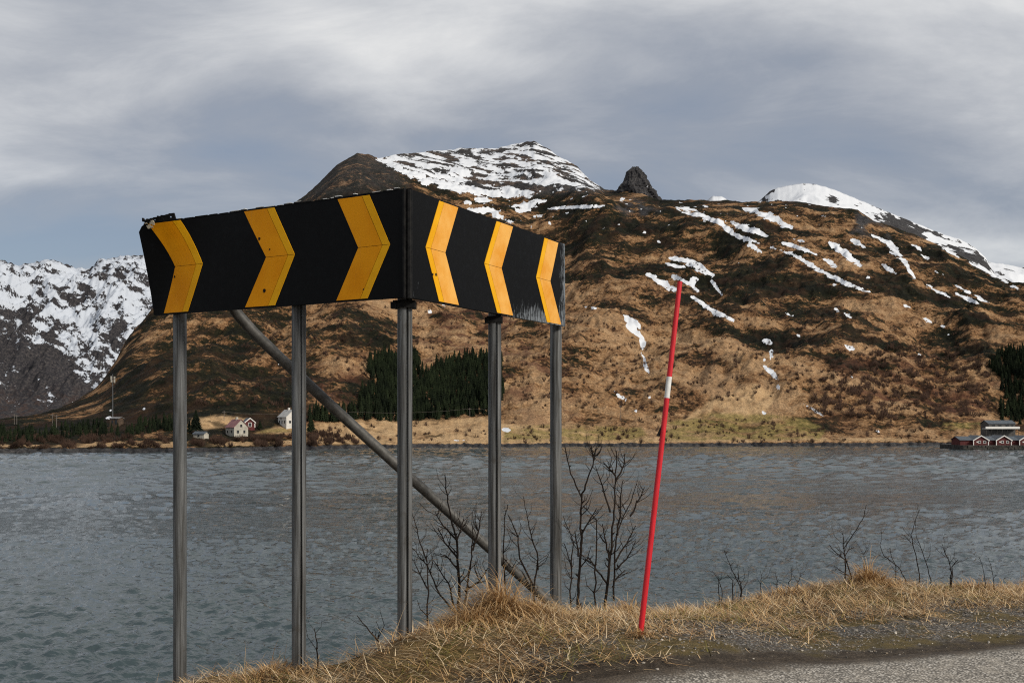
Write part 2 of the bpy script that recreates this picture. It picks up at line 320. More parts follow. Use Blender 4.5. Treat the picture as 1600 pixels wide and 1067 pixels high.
streaks = [([(1057,325),(1088,329)],3),([(1068,333),(1097,338),(1123,347),(1145,364),(1173,376),(1186,379)],3.5),([(1162,326),(1189,333),(1215,344),(1237,356)],5),([(1145,350),(1167,357),(1184,364),(1197,369)],5),([(1169,381),(1189,393)],3),([(1204,386),(1237,396),(1263,413),(1294,429),(1329,445),(1359,456)],3.2),([(1224,380),(1250,388),(1276,398)],3),([(1237,373),(1256,377)],2.4),([(1296,380),(1320,394),(1344,414)],5),([(1287,405),(1307,416)],3.6),([(1329,375),(1350,386)],3.4),([(1364,368),(1390,381),(1412,407),(1429,434)],4.2),([(1379,412),(1403,430)],2.6),([(1423,379),(1440,392)],2.2),([(1440,398),(1451,404)],2),([(1473,388),(1499,402)],2),([(1447,445),(1484,465)],2.6),([(1493,458),(1530,475)],2.8),([(1493,446),(1517,458)],2.2),([(1525,462),(1545,473)],2.4),([(1515,410),(1545,424),(1574,442)],2.6),([(1580,447),(1592,452)],1.8),([(1458,423),(1475,429)],2),([(1047,403),(1075,408),(1088,416),(1114,430)],4.8),([(1040,412),(1070,418)],2.6),([(1114,432),(1112,440),(1130,462)],2),([(1011,428),(1031,440),(1056,454)],4.6),([(1051,431),(1075,442),(1092,454)],3.6),([(1080,437),(1090,437)],5.5),([(1080,463),(1114,485),(1145,501)],2.8),([(974,494),(998,507),(1000,512)],4.2),([(981,508),(994,520),(1004,529),(1003,546)],4),([(1003,555),(1008,566),(1014,581)],2.6),([(959,611),(968,620),(981,628)],2.8),([(1014,620),(1017,622)],2.4),([(992,641),(995,641)],2),([(1193,532),(1208,536)],2.8),([(1205,544),(1205,561)],2.8),([(1191,563),(1200,560)],1.8),([(1195,572),(1208,583),(1216,594)],3.6),([(1215,601),(1216,608)],2.4),([(1255,630),(1272,640),(1287,651)],2),([(1188,643),(1200,645)],2),([(1302,481),(1313,486)],2),([(1320,490),(1331,496)],2),([(1442,497),(1456,503)],2),([(1228,488),(1240,494)],2),([(1407,474),(1423,481)],2),([(1322,540),(1334,547)],2.6),([(1435,553),(1440,554)],2),([(1478,523),(1484,524)],2),([(1472,509),(1478,511)],1.8),([(1327,588),(1331,589)],1.8),([(1246,524),(1252,526)],1.8),([(913,480),(931,481)],1.8),([(742,311),(768,314)],4),([(733,327),(755,331),(765,326),(781,338),(799,348)],5),([(802,322),(823,321),(853,313)],4),([(807,329),(827,327)],4.5),([(856,326),(921,323),(944,321)],2.2),([(833,338),(850,339)],2.2),([(857,348),(862,349)],2),([(725,316),(736,319)],3),([(801,307),(835,307)],2.4),([(592,248),(640,271),(700,291),(760,303),(800,306)],6),([(640,268),(670,288)],3),([(430,560),(437,565),(448,571)],3),([(1004,363),(1008,364)],2),([(946,376),(948,375)],1.8),([(1026,377),(1031,377)],1.8),([(1153,410),(1156,410)],1.8),([(1100,322),(1106,323)],1.8),([(970,312),(976,311)],2),([(690,475),(696,477)],2),([(668,484),(674,488)],2.2),([(930,322),(940,323)],1.6),([(167,653),(174,652)],2),([(170,641),(173,642)],1.6),([(222,638),(226,639)],1.4),([(710,687),(728,688)],2.2),([(786,671),(797,672)],2.2),([(1368,673),(1373,675)],1.8),([(1390,392),(1398,398)],2),([(1300,444),(1306,446)],1.6),([(1352,432),(1358,435)],1.6)]
sd = np.full(PXg.shape, -1.0)
jx = PXg + 5.5 * fbm(XX / 14, ZZ / 9, 4, 141, .7); jy = PY + 3.4 * fbm(XX / 10, ZZ / 6, 4, 142, .7)
wv = np.clip(.95 + 1.5 * fbm(XX / 16, ZZ / 9, 3, 143, .6), .15, 1.7)
for pts, wd in streaks:
    cum = np.concatenate([[0], np.cumsum([math.hypot(q1[0] - q0[0], q1[1] - q0[1]) for q0, q1 in zip(pts[:-1], pts[1:])])]); iseg = -1
    for (x0, y0), (x1, y1) in zip(pts[:-1], pts[1:]):
        iseg += 1
        c0 = max(int((min(x0, x1) - 14 - PX[0]) / 2), 0); c1 = int((max(x0, x1) + 14 - PX[0]) / 2)
        a = jx[:, c0:c1]; b_ = jy[:, c0:c1]
        tt = np.clip(((a - x0) * (x1 - x0) + (b_ - y0) * (y1 - y0)) / ((x1 - x0) ** 2 + (y1 - y0) ** 2 + 1e-9), 0, 1)
        dd = np.hypot(a - x0 - tt * (x1 - x0), (b_ - y0 - tt * (y1 - y0)))
        sd[:, c0:c1] = np.maximum(sd[:, c0:c1], (wd * 1.05 * wv[:, c0:c1] * (.35 + .65 * np.sin(np.pi * np.clip((cum[iseg] + tt * (cum[iseg + 1] - cum[iseg])) / cum[-1], 0.02, .98)) ** .6) - dd) / 1.2)
snow = np.clip(.5 + .5 * sd, 0, 1.1)
top = poly_mask(wx, wy, [(586,240),(640,232),(700,224),(835,210),(960,296),(930,300),(860,303),(790,307),(735,300),(690,291),(640,268),(604,254)], 6)
tn = fbm((XX - .6 * ZZ) / 60, (ZZ + .45 * XX) / 22, 5, 151, .65)
snow = np.maximum(snow, top * np.clip(.52 + 1.0 * tn, 0, 1.1))
speck = sstep(fbm(XX / 9, ZZ / 6, 2, 161), .50, .58) * sstep(PXg, 690, 800) * (1 - sstep(PY, 330, 400)) * .9
snow = np.maximum(snow, speck); snow[WW < 2] = 0
rock = np.maximum(rock, top * .8)
A = dict(tan=tan, snow=snow, field=np.clip(field, 0, 1), green=np.clip(green, 0, 1), rock=np.clip(rock, 0, 1), red=np.clip(red, 0, 1))
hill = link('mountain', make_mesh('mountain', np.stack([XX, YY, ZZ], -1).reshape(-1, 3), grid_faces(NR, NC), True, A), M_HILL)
tag(hill, 'brown heather mountainside with snow streaks across the fjord', kind='structure')
def on_hill(px, py=None, Y=None):                        # point of the mountain surface on a bearing
    c = int(np.clip(round((px - PX[0]) / 2), 0, NC - 1))
    if Y is None:
        r = np.argmax(PY[:, c][10:-20] <= py) + 10
    else: r = int(np.argmin(np.abs(YY[:-20, c] - Y)))
    return Vector((XX[r, c], YY[r, c], ZZ[r, c]))

# ---- the peaks behind
def peak(name, label, xs, rp, Yr, foot, amp, nr, mat, snowf, seed, px_step=2.0, jag=2.5, depth=.35, fine=1.0):
    P = np.arange(xs[0], xs[-1] + .1, px_step)
    py = np.interp(P, xs, rp) + jag * fbm(P / 16, P * 0 + .3, 4, seed, .6, True)
    s_ = np.concatenate([np.linspace(0, 1, nr), [1.03, 1.12]])[:, None]
    pys = np.interp(P, xs, rp); zrs = HC + (HZ - pys) / F * Yr; zr = HC + (HZ - py) / F * Yr
    z0 = HC + (HZ - foot) / F * Yr * (1 - depth)
    Yg = Yr * (1 - depth * (1 - s_)) + 0 * P[None]
    cr = sstep(s_, .86, 1.0); Zg = z0 + ((zr - z0)[None] * cr + (zrs - z0)[None] * (1 - cr)) * np.where(s_ <= 1, np.minimum(s_, 1) ** 1.15, 1 - (s_ - 1) * 3)
    Xg = (P[None] - 800) / F * Yg
    e = sstep(s_, 0, .2) * (1 - .93 * sstep(s_, .8, 1.0))
    L = Yr / 12 / fine
    Zg = Zg + amp * (fbm((Xg - .3 * Yg) / L, Yg / (L * 1.6), 5, seed + 5, .55, True)) * e + amp * .13 * fbm(Xg / (L * .22), Yg / (L * .3), 3, seed + 9, .5) * sstep(s_, 0, .15) * (1 - .6 * sstep(s_, .8, 1))
    pyg = HZ - (Zg - HC) * F / Yg
    at = snowf(P[None] + 0 * Yg, pyg, Xg, Yg, Zg, s_)
    o = link(name, make_mesh(name, np.stack([Xg, Yg, Zg], -1).reshape(-1, 3), grid_faces(len(s_), len(P)), True, at), mat)
    return tag(o, label, kind='structure')
def snow_left(px, py, X, Y, Z, s):
    n = fbm((X * .7 - Z * .9) / 210, (Z + .75 * X) / 52, 5, 205, .72) + .3 * fbm(X / 50, Z / 24, 3, 206, .6)
    base = .555 - .03 * sstep(py, 440, 560) - .29 * sstep(py - (478 + .62 * np.clip(px, -60, 230)), -22, 45)
    return dict(snow=np.clip(base + .80 * n, 0, 1.2), red=sstep(py, 590, 640) * .5)
peak('snowy_range', 'far snow covered range beyond the head of the fjord', K(-420,-200,-60,0,30,45,75,100,120,140,155,175,200,232,260,330,420,520), K(430,400,412,405,413,412,402,411,416,418,403,402,396,400,410,430,470,520), 4200, 656, 95, 300, M_FAR, snow_left, 200, 1.6, 5, .35, 1.9)
def flat_attr(sn, rk=1.0):
    def fn(px, py, X, Y, Z, s):
        z = 0 * px; v = sn(px, py, X, Y, Z, s)
        return dict(snow=v, tan=z + .3, field=z, green=z, rock=z + rk, red=z)
    return fn
def snow_dome(px, py, X, Y, Z, s):
    n = fbm((X - Z) / 60, (Z + .4 * X) / 22, 5, 305, .6)
    rk = .62 * poly_mask(px + 6 * n, py + 5 * n, [(1355,338),(1378,332),(1440,358),(1450,380),(1420,378),(1385,360)], 6) + .62 * poly_mask(px + 5 * n, py + 4 * n, [(1484,382),(1530,395),(1545,420),(1500,410)], 6) + .5 * poly_mask(px, py + 3 * n, [(1283,292),(1305,300),(1318,318),(1302,316)], 4) + .6 * poly_mask(px + 3 * n, py, [(1185,312),(1205,294),(1208,298),(1194,314)], 3)
    return np.clip(.84 - rk * .80 + .95 * n - .14 * sstep(px, 1330, 1400) - .18 * sstep(s, .90, .985) * sstep(fbm(px / 9, px * 0, 3, 333), -.1, .2), 0, 1.2)
peak('snow_dome', 'white snow covered summit behind the brown shoulder', K(1150,1190,1203,1215,1235,1255,1275,1290,1320,1350,1390,1420,1460,1500,1522,1540,1560), K(345,311,299,293,289,286,288,292,303,316,332,344,360,374,385,402,440), 1750, 470, 14, 90, M_HILL, flat_attr(snow_dome), 300, 1.6, 1.0, .3)
peak('snow_knob', 'small snow capped knob on the skyline', K(1090,1100,1107,1114,1124,1132,1140,1150), K(330,316,311,306,306,309,315,330), 1500, 420, 4, 40, M_HILL, flat_attr(lambda px, py, X, Y, Z, s: np.clip(.75 + .6 * fbm(X / 12, Z / 9, 3, 410), 0, 1)), 400, 1.4, 1.4, .2)
peak('snowy_slope', 'far snow streaked slope at the right edge of the skyline', K(1500,1540,1560,1600,1680,1800,1950), K(420,409,411,418,428,450,500), 2600, 560, 30, 90, M_HILL, flat_attr(lambda px, py, X, Y, Z, s: np.clip(.72 + .8 * fbm((X - Z) / 60, (Z + .5 * X) / 25, 4, 510, .6), 0, 1.1)), 500, 2.5, 1.5, .3)
# rock tower on the skyline
def rock_tower():
    Yt = 1480.0
    prof = [(262, 988, 997), (265, 984, 1001), (270, 978, 1005), (277, 976, 1009), (285, 975, 1014), (292, 967, 1018), (300, 964, 1022), (308, 963, 1027), (316, 962, 1029), (330, 960, 1033), (350, 956, 1040)]
    py = np.linspace(261.5, 350, 60); l = np.interp(py, [p[0] for p in prof], [p[1] for p in prof]); r = np.interp(py, [p[0] for p in prof], [p[2] for p in prof])
    l = l + 2.6 * fbm(py / 9, py * 0, 3, 640, .6); r = r + 2.6 * fbm(py / 8, py * 0, 3, 650, .6)
    th = np.linspace(0, 2 * math.pi, 96, endpoint=False)
    z = HC + (HZ - py) / F * Yt; cx = ((l + r) / 2 - 800) / F * Yt; hw = (r - l) / 2 / F * Yt
    T, Zt = np.meshgrid(th, z)
    n = 1 + .16 * fbm(T * 3.2, Zt / 30, 4, 600, .6, True) + .07 * fbm(T * 9, Zt / 40, 3, 610, .6, True)
    n *= (1 + .05 * np.sign(np.sin(T * 7 + Zt / 9)))
    X = cx[:, None] + hw[:, None] * np.cos(T) * np.where(np.abs(np.cos(T)) > .9, 1, n); Yv = Yt + hw[:, None] * .9 * np.sin(T) * n
    V = np.stack([X, Yv, Zt + 1.5 * fbm(T * 4, Zt / 12, 2, 620)], -1).reshape(-1, 3)
    i = np.arange(60 * 96).reshape(60, 96); j = np.roll(i, -1, 1)
    Fq = np.stack([i[1:], j[1:], j[:-1], i[:-1]], -1).reshape(-1, 4)
    Fq = np.concatenate([Fq, [[int(i[0, k]), int(i[0, k + 1]), int(i[0, 94 - k]), int(i[0, 95 - k])] for k in range(0, 47)]])
    px = 800 + X / Yv * F; pyg = HZ - (Zt - HC) * F / Yv
    sn = .9 * sstep(fbm(X / 6, Zt / 5, 3, 630, .6), .38, .45) * sstep(px, 1000, 1006) + 0 * T
    z0 = 0 * T
    o = link('rock_tower', make_mesh('rock_tower', V, Fq, False, dict(snow=sn, tan=z0, field=z0, green=z0, rock=z0 + 1, red=z0)), M_HILL)
    tag(o, 'dark rock tower standing on the skyline', kind='structure')
rock_tower()

# ------------------------------------------------------------------ water
def water_fn(t, b):
    p = t.pos()
    gust = t.smooth(t.noise(t.scale(p, (.006, .016, 1)), 1.0, 3, .5, .3), .44, .60)
    a1 = t.noise(t.scale(p, (1.1, 1.9, 1), (0, 0, .2)), 1.0, 3, .6, .2)
    a2 = t.noise(t.scale(p, (3.4, 5.2, 1), (0, 0, -.2)), 1.0, 3, .6, .2)
    hgt = t.math('ADD', t.math('MULTIPLY', a1, .20), t.math('MULTIPLY', a2, .07))
    t.put(b.inputs['Normal'], t.bump(hgt, t.math('ADD', .45, t.math('MULTIPLY', gust, .35)), 1.0))
    t.put(b.inputs['Base Color'], t.mix(gust, (.044, .062, .066, 1), (.036, .053, .057, 1)))
    b.inputs['IOR'].default_value = 1.38
M_WATER = M('fjord_water', (.05, .07, .074), .05, 0, water_fn, .5)
wpx = np.unique(np.concatenate([np.linspace(-4000, -120, 36), np.arange(-120, 1725, 2.8), np.linspace(1725, 5600, 36)]))
wpy = np.concatenate([np.linspace(3000, 1260, 30), np.linspace(1250, 1090, 60), np.arange(1089, 770, -1.05), np.arange(770, 696, -.33), np.linspace(695, 657.5, 30)])
wY = HC * F / (wpy - HZ)
Xw = (wpx[None] - 800) / F * wY[:, None]; Yw = wY[:, None] + 0 * wpx[None]
def wn(s, ax, ay, ang, seed, o=2):
    c_, s_ = math.cos(ang), math.sin(ang); return fbm((Xw * c_ + Yw * s_) / (s * ax), (-Xw * s_ + Yw * c_) / (s * ay), o, seed, .5)
fade = lambda y0, y1: 1 - sstep(Yw, y0, y1)
gustw = sstep(fbm(Xw / 170 + .12 * Yw / 30, Yw / 34, 3, 731), -.30, .35)
Zw = .66 * wn(3.6, 1.5, 1, .22, 701) * (.20 + .75 * sstep(Yw, 90, 240)) + .24 * wn(1.35, 1.7, 1, -.2, 711) * fade(120, 220) + .17 * wn(.6, 1.7, 1, .15, 721) * fade(80, 140) + .04 * wn(.26, 1.6, 1, -.1, 751) * fade(50, 80) + 1.5 * wn(8, 1.4, 1, .1, 741) * sstep(Yw, 170, 270) * (1 - .75 * sstep(Yw, 290, 345))
gustw = gustw * fade(130, 260) + .62 * (1 - fade(130, 260)); Zw *= (.55 + .70 * gustw)
water = link('water', make_mesh('water', np.stack([Xw, Yw, Zw], -1).reshape(-1, 3), grid_faces(len(wpy), len(wpx)), True), M_WATER)
tag(water, 'grey rippled fjord water', kind='structure')

# ------------------------------------------------------------------ near ground, road
ctl = [(281,1078,6.35),(467,1048,5.95),(632,996,5.56),(772,956,6.4),(870,970,7.15),(1000,964,7.3),(1130,950,7.6),(1240,924,8.0),(1360,912,8.3),(1480,922,8.2),(1600,922,8.5),(1800,922,9.2),(281,1112,5.7),(380,1092,5.6),(330,1165,5.0),(150,1160,5.9),(560,1040,5.65),(450,1110,5.2),
       (1000,992,5.6),(800,1022,5.3),(640,1056,5.2),(500,1090,5.2),(1300,972,6.5),(1600,968,6.7),(1240,1003,5.95),(1100,975,6.2),(720,985,5.75)]
CP = [(*ray(*c)[:2], ray(*c)[2] - HC) for c in ctl]
RD = np.array([.951, .309]); RN = np.array([-.309, .951]); RP = np.array([.22, 4.86])    # road edge: direction, normal to the fjord, a point
ZR = -1.30
for k in range(-6, 12):
    q = RP + RD * (k * 2.2); CP.append((q[0], q[1], ZR)); q2 = q - RN * 1.5; CP.append((q2[0], q2[1], ZR))
CP += [(-3.4, 5.1, -2.1), (-6, 4.1, -1.9), (-12, 2.2, -1.9), (14, 11, -1.4), (20, 13, -1.4)]
CP = np.array(CP)
def tk(r2): return .5 * r2 * np.log(r2 + 1e-9)
n_ = len(CP); Km = tk((CP[:, None, 0] - CP[None, :, 0]) ** 2 + (CP[:, None, 1] - CP[None, :, 1]) ** 2) + np.eye(n_) * .01
Pm = np.concatenate([np.ones((n_, 1)), CP[:, :2]], 1)
sol = np.linalg.solve(np.block([[Km, Pm], [Pm.T, np.zeros((3, 3))]]), np.concatenate([CP[:, 2], np.zeros(3)]))
crest = np.array([(-80, -17.5), (-30, -2.2), (-12, 3.4), (-6, 5.0), (-3.4, 6.0), (-2.1, 6.42), (-1.28, 6.0), (-.66, 5.75), (-.35, 6.2), (-.05, 6.75), (.33, 7.25), (.95, 7.4), (1.6, 7.7), (2.3, 8.1), (3.0, 8.4), (3.6, 8.4), (4.4, 8.7), (6, 9.3), (14, 12), (40, 20.5), (80, 33)])
def crest_d(x, y):                                       # > 0 beyond the crest, towards the water
    best = np.full(np.shape(x), 1e9); sg = np.zeros(np.shape(x))
    for (x0, y0), (x1, y1) in zip(crest[:-1], crest[1:]):
        t_ = np.clip(((x - x0) * (x1 - x0) + (y - y0) * (y1 - y0)) / ((x1 - x0) ** 2 + (y1 - y0) ** 2), 0, 1)
        dx = x - x0 - t_ * (x1 - x0); dy = y - y0 - t_ * (y1 - y0); dd = np.hypot(dx, dy)
        s_ = np.sign((x1 - x0) * dy - (y1 - y0) * dx); m = dd < best
        sg = np.where(m, s_, sg); best = np.where(m, dd, best)
    return best * sg
def road_d(x, y): return (x - RP[0]) * RN[0] + (y - RP[1]) * RN[1]     # > 0 on the verge side
def ground_z(x, y):
    x = np.asarray(x, float); y = np.asarray(y, float)
    xc = np.clip(x, -14, 20); yc = np.clip(y, -2, 14)
    z = sol[-3] + sol[-2] * xc + sol[-1] * yc
    for i in range(n_): z = z + sol[i] * tk((xc - CP[i, 0]) ** 2 + (yc - CP[i, 1]) ** 2)
    far = sstep(np.maximum(np.maximum(-x - 10, x - 14), 0), 0, 6)
    rd = road_d(x, y)
    z = z * (1 - far) + (-1.4 - .05 * np.clip(rd, 0, 8)) * far
    onroad = sstep(-rd, -.05, .35); z = z * (1 - onroad) + ZR * onroad
    back = sstep(-rd, 7.5, 14); z = z + back * (.6 + .15 * np.clip(-rd - 9, 0, 60))
    rough = sstep(rd, .25, .7)
    z = z + rough * (.045 * fbm(x / .8, y / .8, 3, 801) + .018 * fbm(x / .16, y / .16, 3, 811)) + .004 * fbm(x / .12, y / .12, 2, 815) * sstep(rd, -.05, .15)
    c = crest_d(x, y)
    fall = np.maximum(c, 0)
    z = z - (.9 * fall ** 1.25 / (1 + .12 * fall)) * 1.15 - .1 * sstep(c, 0, .3)
    return HC + np.maximum(z, -14.5)
def axis(lo, a, b, hi, st):
    f = np.arange(a, b, st); l = a - (np.geomspace(st, a - lo + st, 46) - st)[::-1]; r = b + np.geomspace(st, hi - b, 46)
    return np.unique(np.concatenate([l[:-1], f, r]))
gx = axis(-80, -3.6, 6.6, 80, .032); gy = axis(-60, 4.2, 9.4, 60, .032)
Xq, Yq = np.meshgrid(gx, gy); Zq = ground_z(Xq, Yq); rdq = road_d(Xq, Yq); cdq = crest_d(Xq, Yq)
def ground_fn(t, b):
    p = t.pos(); rd = t.attr('road'); cd = t.attr('crest')
    n1 = t.noise(p, 2.2, 4, .6); n2 = t.noise(p, 14, 4, .65); n3 = t.noise(p, 70, 3, .7)
    soil = t.ramp(n2, [(.3, (.035, .024, .013)), (.5, (.085, .058, .031)), (.7, (.15, .105, .055))])
    moss = t.mix(n2, (.045, .038, .010), (.17, .13, .038))
    straw = t.mix(n3, (.07, .045, .02), (.24, .16, .075))
    turf = t.mix(t.smooth(n1, .42, .62), straw, moss); turf = t.mix(t.smooth(n2, .55, .7), turf, soil)
    vor = t.node('ShaderNodeTexVoronoi'); t.put(vor.inputs['Vector'], p); vor.inputs['Scale'].default_value = 55
    grav = t.mix(t.smooth(vor.outputs['Distance'], .05, .6), t.mix(vor.outputs['Color'], (.16, .155, .15), (.38, .355, .32)), (.06, .052, .042))
    grav = t.mix(t.smooth(n1, .44, .60), grav, t.mix(n3, soil, moss))
    edge = t.math('ADD', rd, t.math('MULTIPLY', t.math('SUBTRACT', n1, .5), .9))
    ve = t.math('ADD', cd, t.math('MULTIPLY', t.math('SUBTRACT', n1, .5), 1.4))
    col = t.mix(t.smooth(ve, -1.15, -.75), grav, turf)
    dirt = t.ramp(t.math('ADD', t.math('MULTIPLY', n2, .5), t.math('MULTIPLY', n3, .5)), [(.3, (.018, .014, .010)), (.5, (.048, .036, .025)), (.68, (.12, .093, .066))])
    col = t.mix(t.smooth(edge, .12, .34), dirt, col)
    t.put(b.inputs['Base Color'], col)
    t.put(b.inputs['Normal'], t.bump(t.math('ADD', n2, t.math('MULTIPLY', n3, .6)), .9, .02))
M_GROUND = M('verge', (.1, .08, .05), .95, 0, ground_fn, .2)
g = link('ground', make_mesh('ground', np.stack([Xq, Yq, Zq], -1).reshape(-1, 3), grid_faces(len(gy), len(gx)), True, dict(road=rdq, crest=cdq)), M_GROUND)
tag(g, 'grassy gravel verge dropping to the water', kind='structure')
def road_fn(t, b):
    p = t.pos(); rd = t.attr('road')
    n1 = t.noise(p, 1.6, 4, .6); n2 = t.noise(p, 9, 4, .6); n3 = t.noise(p, 90, 2, .6)
    vor = t.node('ShaderNodeTexVoronoi'); t.put(vor.inputs['Vector'], p); vor.inputs['Scale'].default_value = 75
    sep = t.node('ShaderNodeSeparateColor'); t.l.new(vor.outputs['Color'], sep.inputs[0])
    stone = t.ramp(sep.outputs[0], [(.0, (.20, .18, .152)), (.5, (.41, .372, .316)), (.85, (.54, .495, .425)), (1, (.66, .615, .55))])
    col = t.mix(t.smooth(vor.outputs['Distance'], .25, .7), stone, (.10, .09, .076))
    col = t.mix(t.smooth(n2, .45, .75, 0, .55), col, (.40, .355, .29))
    dirt = t.ramp(t.math('ADD', t.math('MULTIPLY', n2, .5), t.math('MULTIPLY', n3, .5)), [(.3, (.018, .014, .010)), (.5, (.048, .036, .025)), (.68, (.12, .093, .066))])
    e = t.math('ADD', rd, t.math('MULTIPLY', t.math('SUBTRACT', n1, .5), .22))
    e = t.math('ADD', e, t.math('MULTIPLY', t.math('SUBTRACT', n2, .5), .16))
    col = t.mix(t.smooth(e, -.20, -.02), col, dirt)
    t.put(b.inputs['Base Color'], col)
    t.put(b.inputs['Normal'], t.bump(t.math('ADD', t.math('MULTIPLY', vor.outputs['Distance'], -1), n3), .7, .004))
M_ROAD = M('asphalt', (.2, .18, .15), .9, 0, road_fn, .3)
us = np.concatenate([np.linspace(-70, -3, 30), np.arange(-2.9, 6, .05), np.linspace(6, 75, 30)]); ws = np.concatenate([np.linspace(-7.2, -1, 14), np.linspace(-.9, 0, 12)])
U, Wd = np.meshgrid(us, ws)
Wd = Wd + sstep(Wd, -.5, 0) * .06 * fbm(U / .7, U * 0, 4, 841)
Xr = RP[0] + RD[0] * U + RN[0] * Wd; Yr_ = RP[1] + RD[1] * U + RN[1] * Wd
Zr = HC + ZR + .012 - .010 * sstep(Wd, -.12, .02)
Zr = np.maximum(Zr, ground_z(Xr, Yr_) + .003)
r_ = link('road', make_mesh('road', np.stack([Xr, Yr_, Zr], -1).reshape(-1, 3), grid_faces(len(ws), len(us)), True, dict(road=road_d(Xr, Yr_))), M_ROAD)
tag(r_, 'worn grey asphalt road with dirty edge', kind='structure')

# ------------------------------------------------------------------ vegetation on the far side
def at_hill(px, py, sink=.15):
    p = on_hill(px, py); return Vector((p.x, p.y, p.z - sink))
def spruce_arrays(pts, hs, seed, tiers=7, arms=7):       # ragged drooping tiers around a stem
    r = np.random.default_rng(seed); V = []; Fc = []; b = 0
    for p, h in zip(pts, hs):
        rad = h * r.uniform(.17, .27); ph = r.uniform(0, 6.28)
        for k in range(tiers):
            z0 = h * (.06 + .86 * k / tiers); z1 = z0 + h * .24 * (1 - .3 * k / tiers); rr = rad * (1 - k / tiers) ** .85 + .12
            ring = []
            for a in range(arms * 2):
                q = (1.0 if a % 2 == 0 else .55) * r.uniform(.8, 1.2) * rr; t_ = ph + math.pi * a / arms + k
                ring.append((p[0] + q * math.cos(t_), p[1] + q * math.sin(t_), p[2] + z0 - (.10 * rr if a % 2 == 0 else -.25 * rr)))
            V += ring + [(p[0], p[1], p[2] + min(z1, h))]
            n = arms * 2; Fc += [(b + i, b + (i + 1) % n, b + n) for i in range(n)]; b += n + 1
    return V, Fc
M_SPRUCE = mottled((.004, .0065, .0035), (.016, .023, .010), .12, .95, .2, .1, 'pos', spec=.1)
def in_poly(x, y, P):
    c = False
    for (x0, y0), (x1, y1) in zip(P, P[1:] + P[:1]):
        if (y0 > y) != (y1 > y) and x < (x1 - x0) * (y - y0) / (y1 - y0) + x0: c = not c
    return c
def wood(name, label, poly, n, h0, h1, seed, mat, maker=spruce_arrays):
    r = random.Random(seed); pts = []; hs = []
    xs = [p[0] for p in poly]; ys = [p[1] for p in poly]; tries = 0
    while len(pts) < n and tries < n * 40:
        tries += 1; x = r.uniform(min(xs), max(xs)); y = r.uniform(min(ys), max(ys))
        if in_poly(x, y, poly) and (maker is spruce_arrays or perlin(x / 22, y / 11, seed) + .5 * perlin(x / 7, y / 5, seed) > .05): pts.append(at_hill(x, y, .3)); hs.append(r.uniform(h0, h1))
    V, Fc = maker(pts, hs, seed)
    return tag(link(name, make_mesh(name, V, Fc), mat), label, kind='stuff')
wood('spruce_wood', 'dark spruce plantation on the slope behind the meadow', [(560,655),(563,622),(588,606),(600,596),(650,578),(655,590),(700,572),(740,562),(786,566),(788,600),(787,622),(760,650),(700,656),(650,658),(600,660)], 1000, 4.5, 9.5, 1, M_SPRUCE)
wood('spruce_wood', 'small dark spruce stand above the plantation behind the sign posts', [(575,592),(577,566),(600,560),(650,556),(658,575),(640,588),(600,596)], 220, 4.5, 9, 2, M_SPRUCE)
wood('spruce_wood', 'dark spruce stand behind the boathouses at the right edge', [(1562,662),(1566,610),(1545,575),(1550,556),(1600,552),(1700,556),(1720,640),(1660,668)], 560, 4.5, 9.5, 3, M_SPRUCE)
wood('spruce_wood', 'low dark spruce belt along the left shore', [(-60,692),(-60,676),(20,672),(60,676),(120,668),(160,664),(166,676),(200,678),(204,664),(262,662),(300,668),(300,676),(262,676),(150,684),(90,687),(30,692)], 240, 2, 5.5, 4, M_SPRUCE)
wood('spruce_wood', 'dark trees beside the white house behind the second post', [(482,652),(560,652),(560,658),(482,662)], 50, 5, 9, 5, M_SPRUCE)
def scrub_arrays(pts, hs, seed, K_=20):                  # leafless bushes: fans of thin twigs
    r = np.random.default_rng(seed); N = len(pts) * K_
    P = np.repeat(np.array([tuple(p) for p in pts]), K_, 0); H = np.repeat(np.array(hs), K_)
    th = r.uniform(0, 6.28, N); ln = r.uniform(.0, 1.0, N) ** .7; w_ = .03 + H * .010
    dirn = np.stack([np.cos(th), np.sin(th), 0 * th], -1)
    base = P + dirn * (H * .10 * ln)[:, None]
    tip = P + dirn * (ln * H * .62)[:, None]; tip[:, 2] += H * (1 - .55 * ln ** 2) * r.uniform(.7, 1.1, N)
    mid = base * .5 + tip * .5 + dirn * (H * .06)[:, None] + r.normal(0, .05, (N, 3)) * H[:, None]
    sd_ = np.stack([w_, 0 * w_, 0 * w_], -1); t2 = tip + r.normal(0, .12, (N, 3)) * H[:, None]
    V = np.stack([base - sd_, base + sd_, mid + sd_ * 1.2, tip, mid - sd_ * 1.2, t2], 1).reshape(-1, 3)
    i = np.arange(N) * 6
    return V, np.concatenate([np.stack([i, i + 1, i + 2], -1), np.stack([i, i + 2, i + 4], -1), np.stack([i + 4, i + 2, i + 3], -1), np.stack([i + 4, i + 2, i + 5], -1)])
M_SCRUB = mottled((.030, .019, .014), (.095, .058, .042), .12, .95, .1, .1, 'pos', spec=.1)
wood('bare_scrub', 'leafless brown scrub around the farmhouses by the shore', [(284,698),(300,690),(340,686),(352,690),(400,687),(470,682),(500,678),(545,684),(560,694),(440,700)], 420, 1.4, 3.2, 11, M_SCRUB, scrub_arrays)
wood('bare_scrub', 'leafless scrub on the dark left shore', [(-40,704),(-40,686),(100,682),(262,680),(285,700)], 420, 1, 2.6, 12, M_SCRUB, scrub_arrays)
wood('bare_scrub', 'leafless scrub along the foot of the mountain', [(790,692),(800,655),(900,662),(1040,650),(1280,656),(1480,650),(1500,684),(1300,692),(1000,694)], 240, .6, 3.0, 13, M_SCRUB, scrub_arrays)
